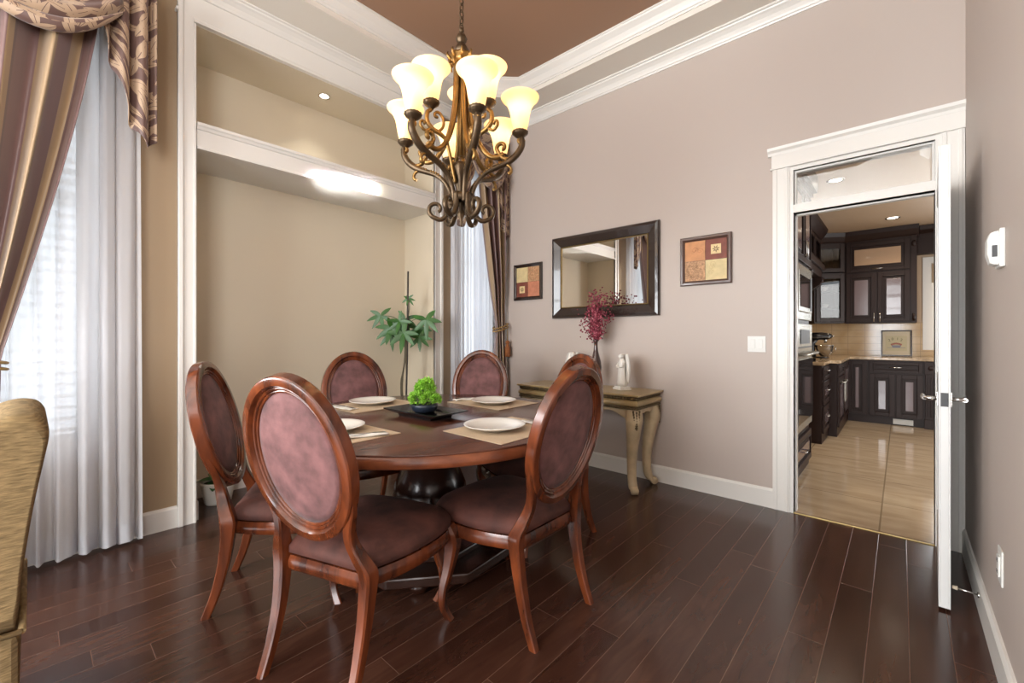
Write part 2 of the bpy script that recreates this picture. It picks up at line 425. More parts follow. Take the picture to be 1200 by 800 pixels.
    def build(s, name, mat, parent=None, sub=0, bevel=0, es=0, solid=0):
        bmesh.ops.recalc_face_normals(s.bm, faces=s.bm.faces)
        me = bpy.data.meshes.new(name); s.bm.to_mesh(me); s.bm.free()
        o = bpy.data.objects.new(name, me); COL.objects.link(o)
        if mat: me.materials.append(M[mat] if isinstance(mat, str) else mat)
        if parent: o.parent = parent
        if solid:
            md = o.modifiers.new('thick', 'SOLIDIFY'); md.thickness = solid; md.offset = 0
        if bevel:
            md = o.modifiers.new('bevel', 'BEVEL'); md.width = bevel; md.segments = 2; md.limit_method = 'ANGLE'; md.angle_limit = R(40)
        if es:
            md = o.modifiers.new('split', 'EDGE_SPLIT'); md.split_angle = R(es); md.use_edge_sharp = False
        if sub:
            md = o.modifiers.new('sub', 'SUBSURF'); md.levels = sub; md.render_levels = sub
        return o

def copy_tree(o, parent=None):
    c = o.copy(); COL.objects.link(c)
    if parent: c.parent = parent
    for ch in list(o.children): copy_tree(ch, c)
    return c

def catmull(pts, n=6):
    P = [Vector(p) for p in pts]; out = []
    for i in range(len(P) - 1):
        p0 = P[max(i - 1, 0)]; p1 = P[i]; p2 = P[i + 1]; p3 = P[min(i + 2, len(P) - 1)]
        for k in range(n):
            t = k / n
            out.append(.5 * ((2 * p1) + (-p0 + p2) * t + (2 * p0 - 5 * p1 + 4 * p2 - p3) * t * t + (-p0 + 3 * p1 - 3 * p2 + p3) * t ** 3))
    out.append(P[-1]); return out
def interp(vals, t):
    """piecewise linear through [(t,v)...]"""
    if t <= vals[0][0]: return vals[0][1]
    for (a, x), (b, y) in zip(vals, vals[1:]):
        if t <= b: return x + (y - x) * (t - a) / (b - a)
    return vals[-1][1]
def smooth01(t): t = max(0, min(1, t)); return t * t * (3 - 2 * t)
# ------------------------------------------------------------------ the room shell (metres; camera stands at x=0,y=0)
XL, XR, YB, ZC, YR = -3.385, .265, 3.455, 3.46, -3.9
NY0, NY1, NX, NZ = .708, 2.62, -3.87, 3.205        # recess in the left wall

def struct(o): o['kind'] = 'structure'; return o
def wall_x(x0, x1, ya, yb, za, zb, holes, name, mat):
    """wall of thickness x0..x1 with rectangular holes (y0,y1,z0,z1)"""
    ys = sorted({ya, yb, *[h[0] for h in holes], *[h[1] for h in holes]}); zs = sorted({za, zb, *[h[2] for h in holes], *[h[3] for h in holes]})
    m = MB()
    for a, b in zip(ys, ys[1:]):
        run = None
        for c, d in zip(zs, zs[1:]):
            cy, cz = (a + b) / 2, (c + d) / 2
            solid = not any(h[0] < cy < h[1] and h[2] < cz < h[3] for h in holes)
            if solid: run = [run[0], d] if run else [c, d]
            if (not solid or d == zs[-1]) and run:
                m.box(x0, x1, a, b, run[0], run[1]); run = None
    bmesh.ops.remove_doubles(m.bm, verts=m.bm.verts, dist=1e-5)
    return struct(m.build(name, mat))
def wall_y(y0, y1, xa, xb, za, zb, holes, name, mat):
    xs = sorted({xa, xb, *[h[0] for h in holes], *[h[1] for h in holes]}); zs = sorted({za, zb, *[h[2] for h in holes], *[h[3] for h in holes]})
    m = MB()
    for a, b in zip(xs, xs[1:]):
        run = None
        for c, d in zip(zs, zs[1:]):
            cx, cz = (a + b) / 2, (c + d) / 2
            solid = not any(h[0] < cx < h[1] and h[2] < cz < h[3] for h in holes)
            if solid: run = [run[0], d] if run else [c, d]
            if (not solid or d == zs[-1]) and run:
                m.box(a, b, y0, y1, run[0], run[1]); run = None
    return struct(m.build(name, mat))

W1 = (-.40, .20, .62, 2.85); W2 = (2.93, 3.33, .62, 2.85)
# floor (dining side stops at the kitchen threshold)
m = MB(); m.box(NX - .1, XR + .1, YR, 3.452, -.08, 0); m.box(XR + .1, 3.3, YR, -.45, -.08, 0); struct(m.build('floor', 'planks'))
tk = MB(); tk.box(-.541, .145, 3.444, 3.456, .0, .006, .002)
struct(tk.build('trim_1', 'gold'))
wall_x(XL - .13, XL, YR, YB + .12, 0, 3.62, [(NY0, NY1, -.001, NZ), W1, W2, (-3.3, -1.3, .4, 2.9)], 'wall_left', 'tan')
DH = (-.541, .145, -.001, 2.03); TH = (-.541, .145, 2.083, 2.318)
wall_y(YB, YB + .12, XL - .13, XR + .13, 0, 3.62, [DH, TH], 'wall_back', 'taupe')
wall_x(XR, XR + .12, -.45, YB, 0, 3.62, [], 'wall_right', 'taupe')
wall_y(-.57, -.45, XR + .12, 3.32, 0, 3.62, [], 'wall_side', 'taupe')
wall_x(3.2, 3.32, YR, -.57, 0, 3.62, [(-3.5, -.9, .3, 2.95)], 'wall_far_right', 'taupe')
struct(MB().box(XR + .12, 3.32, YR, -.45, ZC, ZC + .06).build('ceiling', 'soffit'))
wall_y(YR - .12, YR, XL - .13, 3.32, 0, 3.62, [(-3.0, .16, .3, 3.0)], 'wall_front', 'taupe')
# recess walls
m = MB()
m.box(NX - .1, NX, NY0 - .1, NY1 + .1, 0, NZ + .1)
m.box(NX, XL - .13, NY0 - .1, NY0, 0, NZ + .1); m.box(NX, XL - .13, NY1, NY1 + .1, 0, NZ + .1)
m.box(NX, XL - .13, NY0, NY1, NZ, NZ + .1)
struct(m.build('wall_recess', 'cream'))
# reveal faces of the wall inside the recess opening read cream too
m = MB(); m.box(XL - .131, XL - .002, NY0 - .001, NY0 + .004, 0, NZ); m.box(XL - .131, XL - .002, NY1 - .004, NY1 + .001, 0, NZ); m.box(XL - .131, XL - .002, NY0 + .004, NY1 - .004, NZ - .004, NZ)
struct(m.build('trim_2', 'cream'))
# deep beam across the recess with mouldings
m = MB()
m.box(NX, XL + .0, NY0 + .004, NY1 - .004, 2.405, 2.562)
prof = [(0, 2.40), (.035, 2.40), (.035, 2.413), (.022, 2.42), (.022, 2.428), (.012, 2.432), (.012, 2.528), (.022, 2.532), (.03, 2.545), (.04, 2.552), (.04, 2.570), (0, 2.570)]
m.prism([(XL + a, b) for a, b in prof], NY0 + .004, NY1 - .004, 'y')
struct(m.build('trim_3', 'white'))
# frame round the recess
m = MB()
for (a, b, c) in ((.612, NY0, 1), (NY1, NY1 + .096, -1)):
    m.box(XL, XL + .02, a, b, 0, 3.372)
    e0, e1 = (a, a + .028) if c > 0 else (b - .028, b)
    m.box(XL, XL + .034, e0, e1, 0, 3.372, .006)
    i0, i1 = (b - .014, b) if c > 0 else (a, a + .014)
    m.box(XL, XL + .027, i0, i1, 0, 3.2, .004)
m.box(XL, XL + .02, NY0, NY1, NZ, 3.372)
m.prism([(XL + .0, NZ - .002), (XL + .034, NZ - .002), (XL + .034, NZ + .012), (XL + .022, NZ + .03), (XL, NZ + .03)], NY0 - .014, NY1 + .014, 'y')
m.box(XL, XL + .045, .60, .612 + .002, 3.23, 3.25, .004)
struct(m.build('trim_4', 'white'))
# baseboards
def base(path, name):
    m = MB(); m.sweep_rect(path, [(0, 0), (.016, 0), (.016, .118), (.012, .126), (.008, .134), (0, .134)]); return struct(m.build(name, 'white'))
base([(XL, YR, 0), (XL, .612, 0)], 'baseboard_left')
base([(XL, 2.716, 0), (XL, YB, 0), (-.662, YB, 0)], 'baseboard_back')
base([(XR, YB - .02, 0), (XR, -.45, 0)], 'baseboard_right')
base([(XL - .02, NY0 + .004, 0), (NX, NY0 + .004, 0), (NX, NY1 - .004, 0), (XL - .02, NY1 - .004, 0)][::1], 'baseboard_recess')
# ceiling: soffit ring, riser, tray
OX0, OX1, OY0, OY1, CH = -2.995, -.125, -.38, 3.12, .31
def octo(x0, x1, y0, y1, c): return [(x0, y0 + c), (x0, y1 - c), (x0 + c, y1), (x1 - c, y1), (x1, y1 - c), (x1, y0 + c), (x1 - c, y0), (x0 + c, y0)]
oc = octo(OX0, OX1, OY0, OY1, CH)
m = MB()
bm = m.bm
outer = [(XL - .13, YR), (XL - .13, YB + .12), (XR + .12, YB + .12), (XR + .12, YR)]
def ringface(z):
    ov = [bm.verts.new((x, y, z)) for x, y in outer]; iv = [bm.verts.new((x, y, z)) for x, y in oc]
    # oc order: left-bottom, left-top, top-left, top-right, right-top, right-bottom, bottom-right, bottom-left
    bm.faces.new((ov[0], iv[0], iv[1], ov[1])); bm.faces.new((ov[1], iv[1], iv[2])); bm.faces.new((ov[1], iv[2], iv[3], ov[2])); bm.faces.new((ov[2], iv[3], iv[4]))
    bm.faces.new((ov[2], iv[4], iv[5], ov[3])); bm.faces.new((ov[3], iv[5], iv[6])); bm.faces.new((ov[3], iv[6], iv[7], ov[0])); bm.faces.new((ov[0], iv[7], iv[0]))
    return ov, iv
o1, i1 = ringface(ZC); o2, i2 = ringface(ZC + .06)
for k in range(8): bm.faces.new((i1[k], i1[(k + 1) % 8], i2[(k + 1) % 8], i2[k]))
for k in range(4): bm.faces.new((o1[k], o1[(k + 1) % 4], o2[(k + 1) % 4], o2[k]))
struct(m.build('ceiling', 'soffit'))
# tray riser and brown centre
m = MB(); ZT = 3.605
m.box(OX0 - .1, OX1 + .1, OY0 - .1, OY1 + .1, ZT, ZT + .05)
struct(m.build('ceiling_tray', 'brown_ceiling'))
m = MB(); ring_out = [(x, y) for x, y in octo(OX0 - .05, OX1 + .05, OY0 - .05, OY1 + .05, CH + .03)]
m.loft([[(x, y, ZC + .055) for x, y in oc], [(x, y, ZT) for x, y in oc], [(x, y, ZT) for x, y in ring_out], [(x, y, ZC + .055) for x, y in ring_out]], smooth=False, closed=True)
struct(m.build('ceiling_riser', 'tan'))
# crowns.  profile (out, up): out points into the room
crown = [(0, -.092), (.008, -.092), (.012, -.082), (.020, -.078), (.026, -.066), (.040, -.046), (.060, -.030), (.074, -.022), (.078, -.014), (.092, -.010), (.092, 0), (0, 0)]
m = MB(); m.sweep_rect([(XL, YR, ZC), (XL, YB, ZC), (XR, YB, ZC), (XR, -.45, ZC)], crown)
struct(m.build('trim_5', 'white'))
crown2 = [(0, -.108), (.010, -.108), (.014, -.096), (.022, -.092), (.030, -.076), (.046, -.052), (.066, -.034), (.078, -.024), (.082, -.014), (.09, -.010), (.09, 0), (0, 0)]
m = MB(); m.sweep_rect([(x, y, ZT) for x, y in oc], crown2, closed=True)
struct(m.build('trim_6', 'white'))
# ------------------------------------------------------------------ windows on the left wall
def window(n, w, slats, ymid=None):
    y0, y1, z0, z1 = w
    m = MB()
    t = .035
    m.box(XL - .12, XL - .06, y0, y0 + t, z0, z1); m.box(XL - .12, XL - .06, y1 - t, y1, z0, z1)
    m.box(XL - .12, XL - .06, y0, y1, z0, z0 + t); m.box(XL - .12, XL - .06, y0, y1, z1 - t, z1)
    m.box(XL - .115, XL - .065, y0, y1, 1.95, 1.99)
    # casing and sill on the room side
    c = .085
    m.box(XL, XL + .018, y0 - c, y0, z0 - .02, z1 + c); m.box(XL, XL + .018, y1, y1 + c, z0 - .02, z1 + c); m.box(XL, XL + .02, y0 - c, y1 + c, z1, z1 + c)
    m.box(XL - .06, XL + .045, y0 - c - .02, y1 + c + .02, z0 - .045, z0 - .02, .006); m.box(XL, XL + .016, y0 - c, y1 + c, z0 - .115, z0 - .045)
    o = struct(m.build('window_%d' % n, 'white'))
    g = MB(); g.box(XL - .096, XL - .092, y0 + t, y1 - t, z0 + t, z1 - t); g.build('pane', 'glass', o)
    if slats:
        s = MB(); z = z0 + .05
        while z < z1 - .06:
            s.prism([(XL - .052, z), (XL - .022, z + .022), (XL - .0215, z + .0235), (XL - .0515, z + .0015)], y0 + .012, y1 - .012, 'y'); z += .062
        s.box(XL - .055, XL - .015, y0 + .01, y1 - .01, z1 - .05, z1 - .005)
        b = s.build('slatted_blind', 'plastic'); tag(b, 'white slatted blind behind the sheer of the left window', 'blind')
    return o
window(1, W1, True); window(2, W2, False)
# unseen windows added behind the camera (living room side) to admit fill light
def unseen_window(n, box, axis):
    m = MB(); a0, a1, z0, z1 = box; t = .06
    for (p, q, r_, s_) in ((a0, a0 + t, z0, z1), (a1 - t, a1, z0, z1), (a0, a1, z0, z0 + t), (a0, a1, z1 - t, z1), ((a0 + a1) / 2 - .03, (a0 + a1) / 2 + .03, z0, z1), (a0, a1, 2.1, 2.16)):
        if axis == 'y': m.box(p, q, YR - .09, YR - .03, r_, s_)
        elif axis == 'x': m.box(XL - .09, XL - .03, p, q, r_, s_)
        else: m.box(3.23, 3.29, p, q, r_, s_)
    return struct(m.build('window_%d' % n, 'white'))
unseen_window(3, (-3.0, .16, .3, 3.0), 'y'); unseen_window(4, (-3.3, -1.3, .4, 2.9), 'x'); unseen_window(7, (-3.5, -.9, .3, 2.95), 'r')

# ------------------------------------------------------------------ door opening: casing, transom, slab
m = MB()
yf = YB
def casing_leg(x0, x1):
    m.box(x0, x1, yf - .018, yf, 0, 2.351)
    m.box(x0 + .008, x0 + .026, yf - .024, yf, 0, 2.351, .003); m.box(x1 - .026, x1 - .008, yf - .024, yf, 0, 2.351, .003)
casing_leg(-.662, -.562); casing_leg(.166, .262)
m.box(-.668, XR - .001, yf - .022, yf, 2.351, 2.46)
m.box(-.675, XR - .001, yf - .034, yf, 2.342, 2.354, .004)
m.prism([(yf, 2.44), (yf - .024, 2.44), (yf - .03, 2.456), (yf - .046, 2.47), (yf - .052, 2.488), (yf, 2.488)], -.69, XR - .001, 'x')
# jambs and transom rails
m.box(-.562, -.541, yf - .01, yf + .13, 0, 2.351); m.box(.145, .166, yf - .01, yf + .13, 0, 2.351)
m.box(-.541, .145, yf - .008, yf + .13, 2.03, 2.083); m.box(-.541, .145, yf - .008, yf + .13, 2.318, 2.351)
m.box(-.541, -.529, yf + .02, yf + .05, 2.083, 2.318); m.box(.133, .145, yf + .02, yf + .05, 2.083, 2.318)
m.box(-.529, .133, yf + .02, yf + .05, 2.083, 2.095); m.box(-.529, .133, yf + .02, yf + .05, 2.306, 2.318)
m.box(-.541, -.530, yf + .05, yf + .09, 0, 2.03); m.box(-.541, .145, yf + .05, yf + .09, 2.02, 2.03)
casing = struct(m.build('trim_7', 'white'))
g = MB(); g.box(-.53, .134, yf + .032, yf + .038, 2.094, 2.307)
struct(g.build('window_5', 'glass'))
st = MB(); st.box(-.5412, -.5395, yf + .014, yf + .034, .965, 1.03, .001)
st.build('strike_plate', 'grey_dark', casing)
# the open door: hinged at the right jamb, swung fully into the room
m = MB()
DX0, DX1, DY0, DY1 = .122, .160, 2.662, 3.424
m.box(DX0 + .006, DX1 - .006, DY0, DY1, .012, 2.03)
for x0, x1 in ((DX0, DX0 + .006), (DX1 - .006, DX1)):
    m.box(x0, x1, DY0, DY0 + .11, .012, 2.03); m.box(x0, x1, DY1 - .11, DY1, .012, 2.03)
    for z0, z1 in ((.012, .25), (.86, 1.0), (1.90, 2.03)): m.box(x0, x1, DY0 + .11, DY1 - .11, z0, z1)
door = struct(m.build('door_1', 'door_white', bevel=.0015))
m = MB()
for s in (-1, 1):
    xb = DX0 if s < 0 else DX1; yc = DY0 + .06; z = .918
    m.box(xb, xb + s * .006, yc - .028, yc + .028, z - .033, z + .033, .004)
    m.tube([(xb, yc, z), (xb + s * .05, yc, z)], .009, 12)
    m.tube([(xb + s * .045, yc - .008, z), (xb + s * .05, yc + .02, z), (xb + s * .052, yc + .12, z - .002)], [.009, .010, .009], 12)
m.build('door_handle', 'chrome', door)
m = MB(); m.box(DX0 + .007, DX1 - .007, DY0 - .0015, DY0 + .001, .89, .95, .0005); m.tube([(.141, DY0 - .008, .918), (.141, DY0, .918)], .008, 10)
m.build('latch_plate', 'grey_dark', door)
m = MB()
for z in (.25, 1.05, 1.85): m.tube([(DX1 + .003, DY1 + .006, z - .045), (DX1 + .003, DY1 + .006, z + .045)], .006, 8)
m.build('hinge', 'chrome', door)
piv = Vector((DX0, DY0, 0)); rm = Matrix.Rotation(R(-2.1), 3, 'Z'); door.rotation_euler = (0, 0, R(-2.1)); door.location = piv - rm @ piv
# ------------------------------------------------------------------ oval back dining chair (local: forward +x, rear feet on x=0)
def make_chair(label):
    t = empty('dining_chair', label=label, cat='chair')
    A_, B_, ZB, LEAN = .233, .296, .790, .245     # oval half sizes, centre height, lean (dx per dz)
    def bx(z): return .060 - (z - .47) * LEAN        # centre line of the leaning back
    nrm = Vector((1, 0, LEAN)).normalized()
    zed = Vector((-LEAN, 0, 1)).normalized()
    def ov(t_, inset, d):
        c = Vector((bx(ZB), 0, ZB))
        return c + Vector((0, 1, 0)) * ((A_ - inset) * math.cos(t_)) + zed * ((B_ - inset) * math.sin(t_)) + nrm * d
    # profile (inset, depth) around a closed loop
    pr = [(.000, -.018), (.000, .018), (.004, .023), (.010, .025), (.030, .025), (.036, .017), (.038, .012), (.043, .015), (.048, .013), (.050, .008), (.054, .010), (.059, .008), (.062, .002),
          (.062, -.002), (.059, -.008), (.054, -.010), (.050, -.008), (.048, -.013), (.043, -.015), (.038, -.012), (.036, -.017), (.030, -.025), (.010, -.025), (.004, -.023)]
    N = 56; m = MB()
    m.loft([[tuple(ov(2 * PI * i / N, a, d)) for a, d in pr] for i in range(N)], closed=True)
    m.build('backrest_frame', 'chair_wood', t, es=24)
    # upholstered oval, domed on both faces
    m = MB(); rings = []
    for k in range(9):
        f = k / 8; rr = 1 - f; d = .004 + .012 * math.sin(f * PI / 2)
        rings.append([tuple(ov(2 * PI * i / N, .058 + (A_ - .058) * 0, 0) * 0 + Vector((bx(ZB), 0, ZB)) + Vector((0, 1, 0)) * (A_ - .060) * rr * math.cos(2 * PI * i / N) + zed * (B_ - .060) * rr * math.sin(2 * PI * i / N) + nrm * d) for i in range(N)] if rr > 0 else None)
    front = [r for r in rings if r]
    back = [[tuple(Vector(p) - nrm * 2 * (.004 + .012 * math.sin(k / 8 * PI / 2))) for p in r] for k, r in enumerate(front)]
    m.loft(list(reversed(back)) + front)
    m.build('backrest_cushion', 'suede', t)
    # rear legs: sabre foot, angular knee at seat height, post sweeping up into the oval
    for s in (1, -1):
        path = [(-.004, .197, 0), (.034, .197, .10), (.064, .197, .22), (.079, .200, .33), (.082, .202, .405), (.066, .186, .455), (.048, .166, .51), (.036, .164, .56), (.022, .186, .625), (.006, .205, .68)]
        wd = [(.017, .015), (.019, .017), (.022, .020), (.026, .022), (.030, .024), (.026, .021), (.021, .017), (.017, .018), (.013, .016), (.009, .010)]
        # smooth
        pts = catmull(path, 4); rings = []
        for i, p in enumerate(pts):
            f = i / 4; k = min(int(f), len(wd) - 2); u = f - k
            a = wd[k][0] * (1 - u) + wd[k + 1][0] * u; b = wd[k][1] * (1 - u) + wd[k + 1][1] * u
            c = .3 * min(a, b); y = p.y * s
            rings.append([(p.x + q, y + w, p.z) for q, w in ((-a + c, -b), (a - c, -b), (a, -b + c), (a, b - c), (a - c, b), (-a + c, b), (-a, b - c), (-a, -b + c))])
        m = MB(); m.loft(rings, smooth=True)
        m.build('rear_leg', 'chair_wood', t, es=32)
    # front cabriole legs
    for s in (1, -1):
        path = [(.520, .232, .405), (.532, .243, .365), (.538, .250, .31), (.526, .240, .22), (.506, .226, .13), (.505, .226, .06), (.524, .244, 0)]
        wd = [.026, .034, .031, .023, .018, .015, .017]
        pts = catmull(path, 4); rings = []
        for i, p in enumerate(pts):
            f = i / 4; k = min(int(f), len(wd) - 2); u = f - k; a = wd[k] * (1 - u) + wd[k + 1] * u; c = .35 * a
            rings.append([(p.x + q, (p.y + w) * s, p.z) for q, w in ((-a + c, -a), (a - c, -a), (a, -a + c), (a, a - c), (a - c, a), (-a + c, a), (-a, a - c), (-a, -a + c))])
        m = MB(); m.loft(rings, smooth=True); m.build('front_leg', 'chair_wood', t, es=34)
    # seat outline (bowed sides and front)
    def plan(off=0, n=8):
        half = [(.085, .168), (.16, .208), (.26, .244), (.37, .262), (.46, .262), (.525, .245), (.565, .19), (.582, .10), (.588, 0)]
        P = catmull([(x, y, 0) for x, y in half], 3)
        pts = [(p.x, p.y) for p in P]; full = pts + [(x, -y) for x, y in reversed(pts[:-1])]
        cx = .33
        return [(cx + (x - cx) * (1 - off / .26), y * (1 - off / .26)) for x, y in full]
    o_ = plan(0); i_ = plan(.034); o2 = plan(-.006)
    def ring(pl, z): return [(x, y, z) for x, y in pl]
    m = MB(); m.loft([ring(i_, .338), ring(o_, .338), ring(o2, .350), ring(o2, .372), ring(o_, .392), ring(i_, .392)], smooth=True)
    # close the inner side
    m.build('seat_frame', 'chair_wood', t, es=30)
    m = MB(); prof = [(.012, .392), (-.004, .402), (-.004, .428), (.012, .450), (.045, .466), (.10, .478), (.17, .484), (.235, .486)]
    m.loft([ring(plan(a), z) for a, z in prof], smooth=True)
    m.build('seat', 'seat_suede', t)
    return t

CH_ = [  # rear-feet centre x, y, facing angle, label
    (-1.490, .612, 108.5, 'oval backed wooden chair nearest the camera, its plum back panel turned to us'),
    (-1.045, 1.480, 180, 'oval backed chair on the doorway side, seen almost edge on, front of the pair there'),
    (-2.364, .600, 59, 'oval backed dining chair by the left window, the leftmost round the table'),
    (-2.930, 1.570, -10, 'oval backed chair on the far side in front of the cream recess, facing us'),
    (-2.540, 2.430, -60, 'oval backed chair in front of the far corner curtain, shiny rim to its back'),
    (-1.590, 2.362, 252, 'oval backed chair mostly hidden, standing before the gilded console'),
]
proto = make_chair(CH_[0][3])
for i, (x, y, a, lab) in enumerate(CH_):
    c = proto if i == 0 else copy_tree(proto)
    c.location = (x, y, 0); c.rotation_euler = (0, 0, R(a)); c['label'] = lab; c['group'] = 'dining chairs round the table'

# ------------------------------------------------------------------ round pedestal table
TX, TY = -1.955, 1.49
tb = empty('dining_table', (TX, TY, 0), label='large round dark wood dining table on a turned bulbous pedestal', cat='table')
m = MB(); m.lathe([(0, .752), (.60, .752), (.828, .752), (.830, .754), (.830, .758), (.827, .760), (0, .760)], n=96)
m.build('tabletop', 'table_wood', tb)
m = MB(); m.lathe([(.74, .704), (.825, .704), (.829, .708), (.829, .752), (.74, .752), (.74, .704)], n=96); m.build('apron', 'table_edge', tb)
m = MB()
m.lathe([(.30, .742), (.30, .70), (.12, .69), (.075, .66), (.068, .63), (.075, .59), (.10, .555), (.135, .50), (.172, .44), (.196, .38), (.203, .325), (.192, .27), (.165, .225), (.14, .20), (.15, .185), (.17, .175), (.17, .14), (.19, .125)], n=48)
m.build('pedestal', 'black_wood', tb)
def oct_r(a, b): return [(a, -b), (a, b), (b, a), (-b, a), (-a, b), (-a, -b), (-b, -a), (b, -a)]
m = MB()
m.prism([(.36 * math.cos(R(28.5 + 45 * k)), .36 * math.sin(R(28.5 + 45 * k))) for k in range(8)], .10, .135); m.prism([(.49 * math.cos(R(28.5 + 45 * k)), .49 * math.sin(R(28.5 + 45 * k))) for k in range(8)], .052, .102)
m.build('plinth', 'black_wood', tb, bevel=.008)
for k in range(4):
    a = PI / 4 + k * PI / 2
    m = MB(); m.lathe([(.03, 0), (.042, .008), (.048, .03), (.042, .052)], c=(.38 * math.cos(a), .38 * math.sin(a), 0), n=16); m.build('bun_foot', 'black_wood', tb)

# ------------------------------------------------------------------ place settings
TZ = .7605
def placemat(x, y, rz, lab):
    m = MB(); m.box(-.185, .185, -.235, .235, 0, .0025); o = m.build('placemat', 'mat_weave'); o.location = (x, y, TZ); o.rotation_euler = (0, 0, rz)
    return tag(o, lab, 'placemat', 'woven placemats on the table')
def plate(x, y, lab):
    m = MB(); m.lathe([(0, .004), (.055, .004), (.06, 0), (.072, 0), (.078, .003), (.098, .010), (.126, .019), (.143, .0245), (.1445, .027), (.142, .028), (.125, .022), (.098, .0145), (.082, .009), (0, .008)], n=56)
    o = m.build('dinner_plate', 'porcelain'); o.location = (x, y, TZ + .0026); return tag(o, lab, 'plate', 'white dinner plates')
def napkin_(x, y, rz, lab):
    m = MB(); rnd = random.Random(int(x * 100))
    def f(u, v): return ((u - .5) * .20, (v - .5) * .060 + .008 * math.sin(u * 5), .0045 + .003 * math.sin(v * PI) + .002 * math.sin(u * 9 + v * 4))
    m.grid(f, 18, 8); o = m.build('napkin', 'napkin', solid=.0045); o.location = (x, y, TZ + .0035); o.rotation_euler = (0, 0, rz); return tag(o, lab, 'napkin', 'folded napkins')
def fork_(x, y, rz, lab):
    m = MB()
    pts = [(-.09, 0), (-.02, 0), (.03, 0), (.055, 0)]; w = [(-.095, .004), (-.07, .0085), (-.03, .006), (.02, .003), (.035, .004), (.045, .010), (.058, .0115)]
    rings = [[(xx, -ww, 0), (xx, ww, 0), (xx, ww, .002), (xx, -ww, .002)] for xx, ww in w]; m.loft(rings, smooth=False)
    for k in range(4):
        yy = -.009 + k * .006; m.box(.057, .098, yy - .0014, yy + .0014, 0, .002)
    o = m.build('fork', 'steel'); o.location = (x, y, TZ + .0165); o.rotation_euler = (0, R(4), rz); return tag(o, lab, 'fork', 'steel forks on the napkins')
SET = [  # mat centre, mat rotation, plate centre, napkin, names
    ((-1.378, 1.498), 0, (-1.412, 1.448), (-1.320, 1.665), R(5), 'on the right of the table, nearest the doorway'),
    ((-1.990, 2.020), PI / 2, (-1.950, 1.992), (-2.190, 1.985), R(75), 'at the back of the table, before the far chair'),
    ((-1.895, .912), PI / 2 + .06, (-1.945, .925), (-1.728, .960), R(76), 'nearest the camera, behind the big chair back'),
    ((-2.480, 1.448), .03, (-2.515, 1.462), (-2.480, 1.250), R(12), 'on the left far side, before the recess'),
]
for (mc, mr, pc, nc, nr, w) in SET:
    placemat(*mc, mr, 'beige woven placemat ' + w); plate(*pc, 'round white plate ' + w)
    napkin_(*nc, nr, 'crumpled white napkin beside the plate ' + w); fork_(nc[0], nc[1], nr, 'steel fork on the napkin ' + w)

# ------------------------------------------------------------------ centrepiece: tray, bowl, foliage
cx, cy, ra = -1.930, 1.435, R(3)
tr = empty('serving_tray', (cx, cy, TZ), ra, 'black square-edged tray with upturned rim at the middle of the table', 'tray')
m = MB()
hx, hy = .212, .118
m.loft([[(sx * a, sy * b, z) for sx, sy in ((-1, -1), (1, -1), (1, 1), (-1, 1))] for a, b, z in ((hx * .62, hy * .62, .0), (hx * .64, hy * .64, .010), (hx, hy, .034), (hx, hy, .040), (hx * .97, hy * .95, .040), (hx * .66, hy * .66, .016))], smooth=False)
m.build('tray_body', 'black', tr)
bw = empty('bowl_planter', (cx - .03, cy + .02, TZ + .0165), 0, 'low dark blue bowl with ball shaped bright green foliage on black tray', 'plant')
m = MB(); m.lathe([(0, 0), (.050, 0), (.066, .012), (.074, .034), (.072, .046), (.066, .048), (.064, .040), (0, .038)], n=36); m.build('bowl', 'blue_pot', bw)
m = MB(); rnd = random.Random(5)
clumps = [(-.055, -.02, .075, .036), (.0, -.05, .078, .04), (.05, -.01, .08, .038), (.01, .035, .08, .038), (-.03, .03, .085, .034), (.075, .02, .078, .026), (-.078, .01, .072, .024),
          (-.025, 0, .145, .032), (.022, -.008, .15, .034), (.004, .02, .158, .03), (.04, .012, .135, .024), (-.05, .0, .13, .022), (0, 0, .11, .03)]
def clump(m, c, r, n, L, wdt, rnd):
    for k in range(n):
        z = rnd.uniform(-.7, 1); a = rnd.uniform(0, 2 * PI); s_ = math.sqrt(1 - z * z); d = Vector((s_ * math.cos(a), s_ * math.sin(a), z))
        p = Vector(c) + d * r * rnd.uniform(.5, 1.0); t1 = d.orthogonal().normalized(); t2 = d.cross(t1); ang = rnd.uniform(0, 6.28)
        side = t1 * math.cos(ang) + t2 * math.sin(ang); tip = p + (d + side * rnd.uniform(-.6, .6)).normalized() * L
        w = d.cross(side).normalized() * wdt
        vs = [m.bm.verts.new(q) for q in (p, (p + tip) / 2 + w, tip, (p + tip) / 2 - w)]; m.bm.faces.new(vs)
for c in clumps: clump(m, c[:3], c[3], 320, .013, .0042, rnd)
m.build('foliage', 'leaf_bright', bw)
m = MB()
for c in clumps: m.tube([(0, 0, .038), (c[0] * .5, c[1] * .5, c[2] * .7), c[:3]], .0035, 5)
m.build('stem', 'bark', bw)

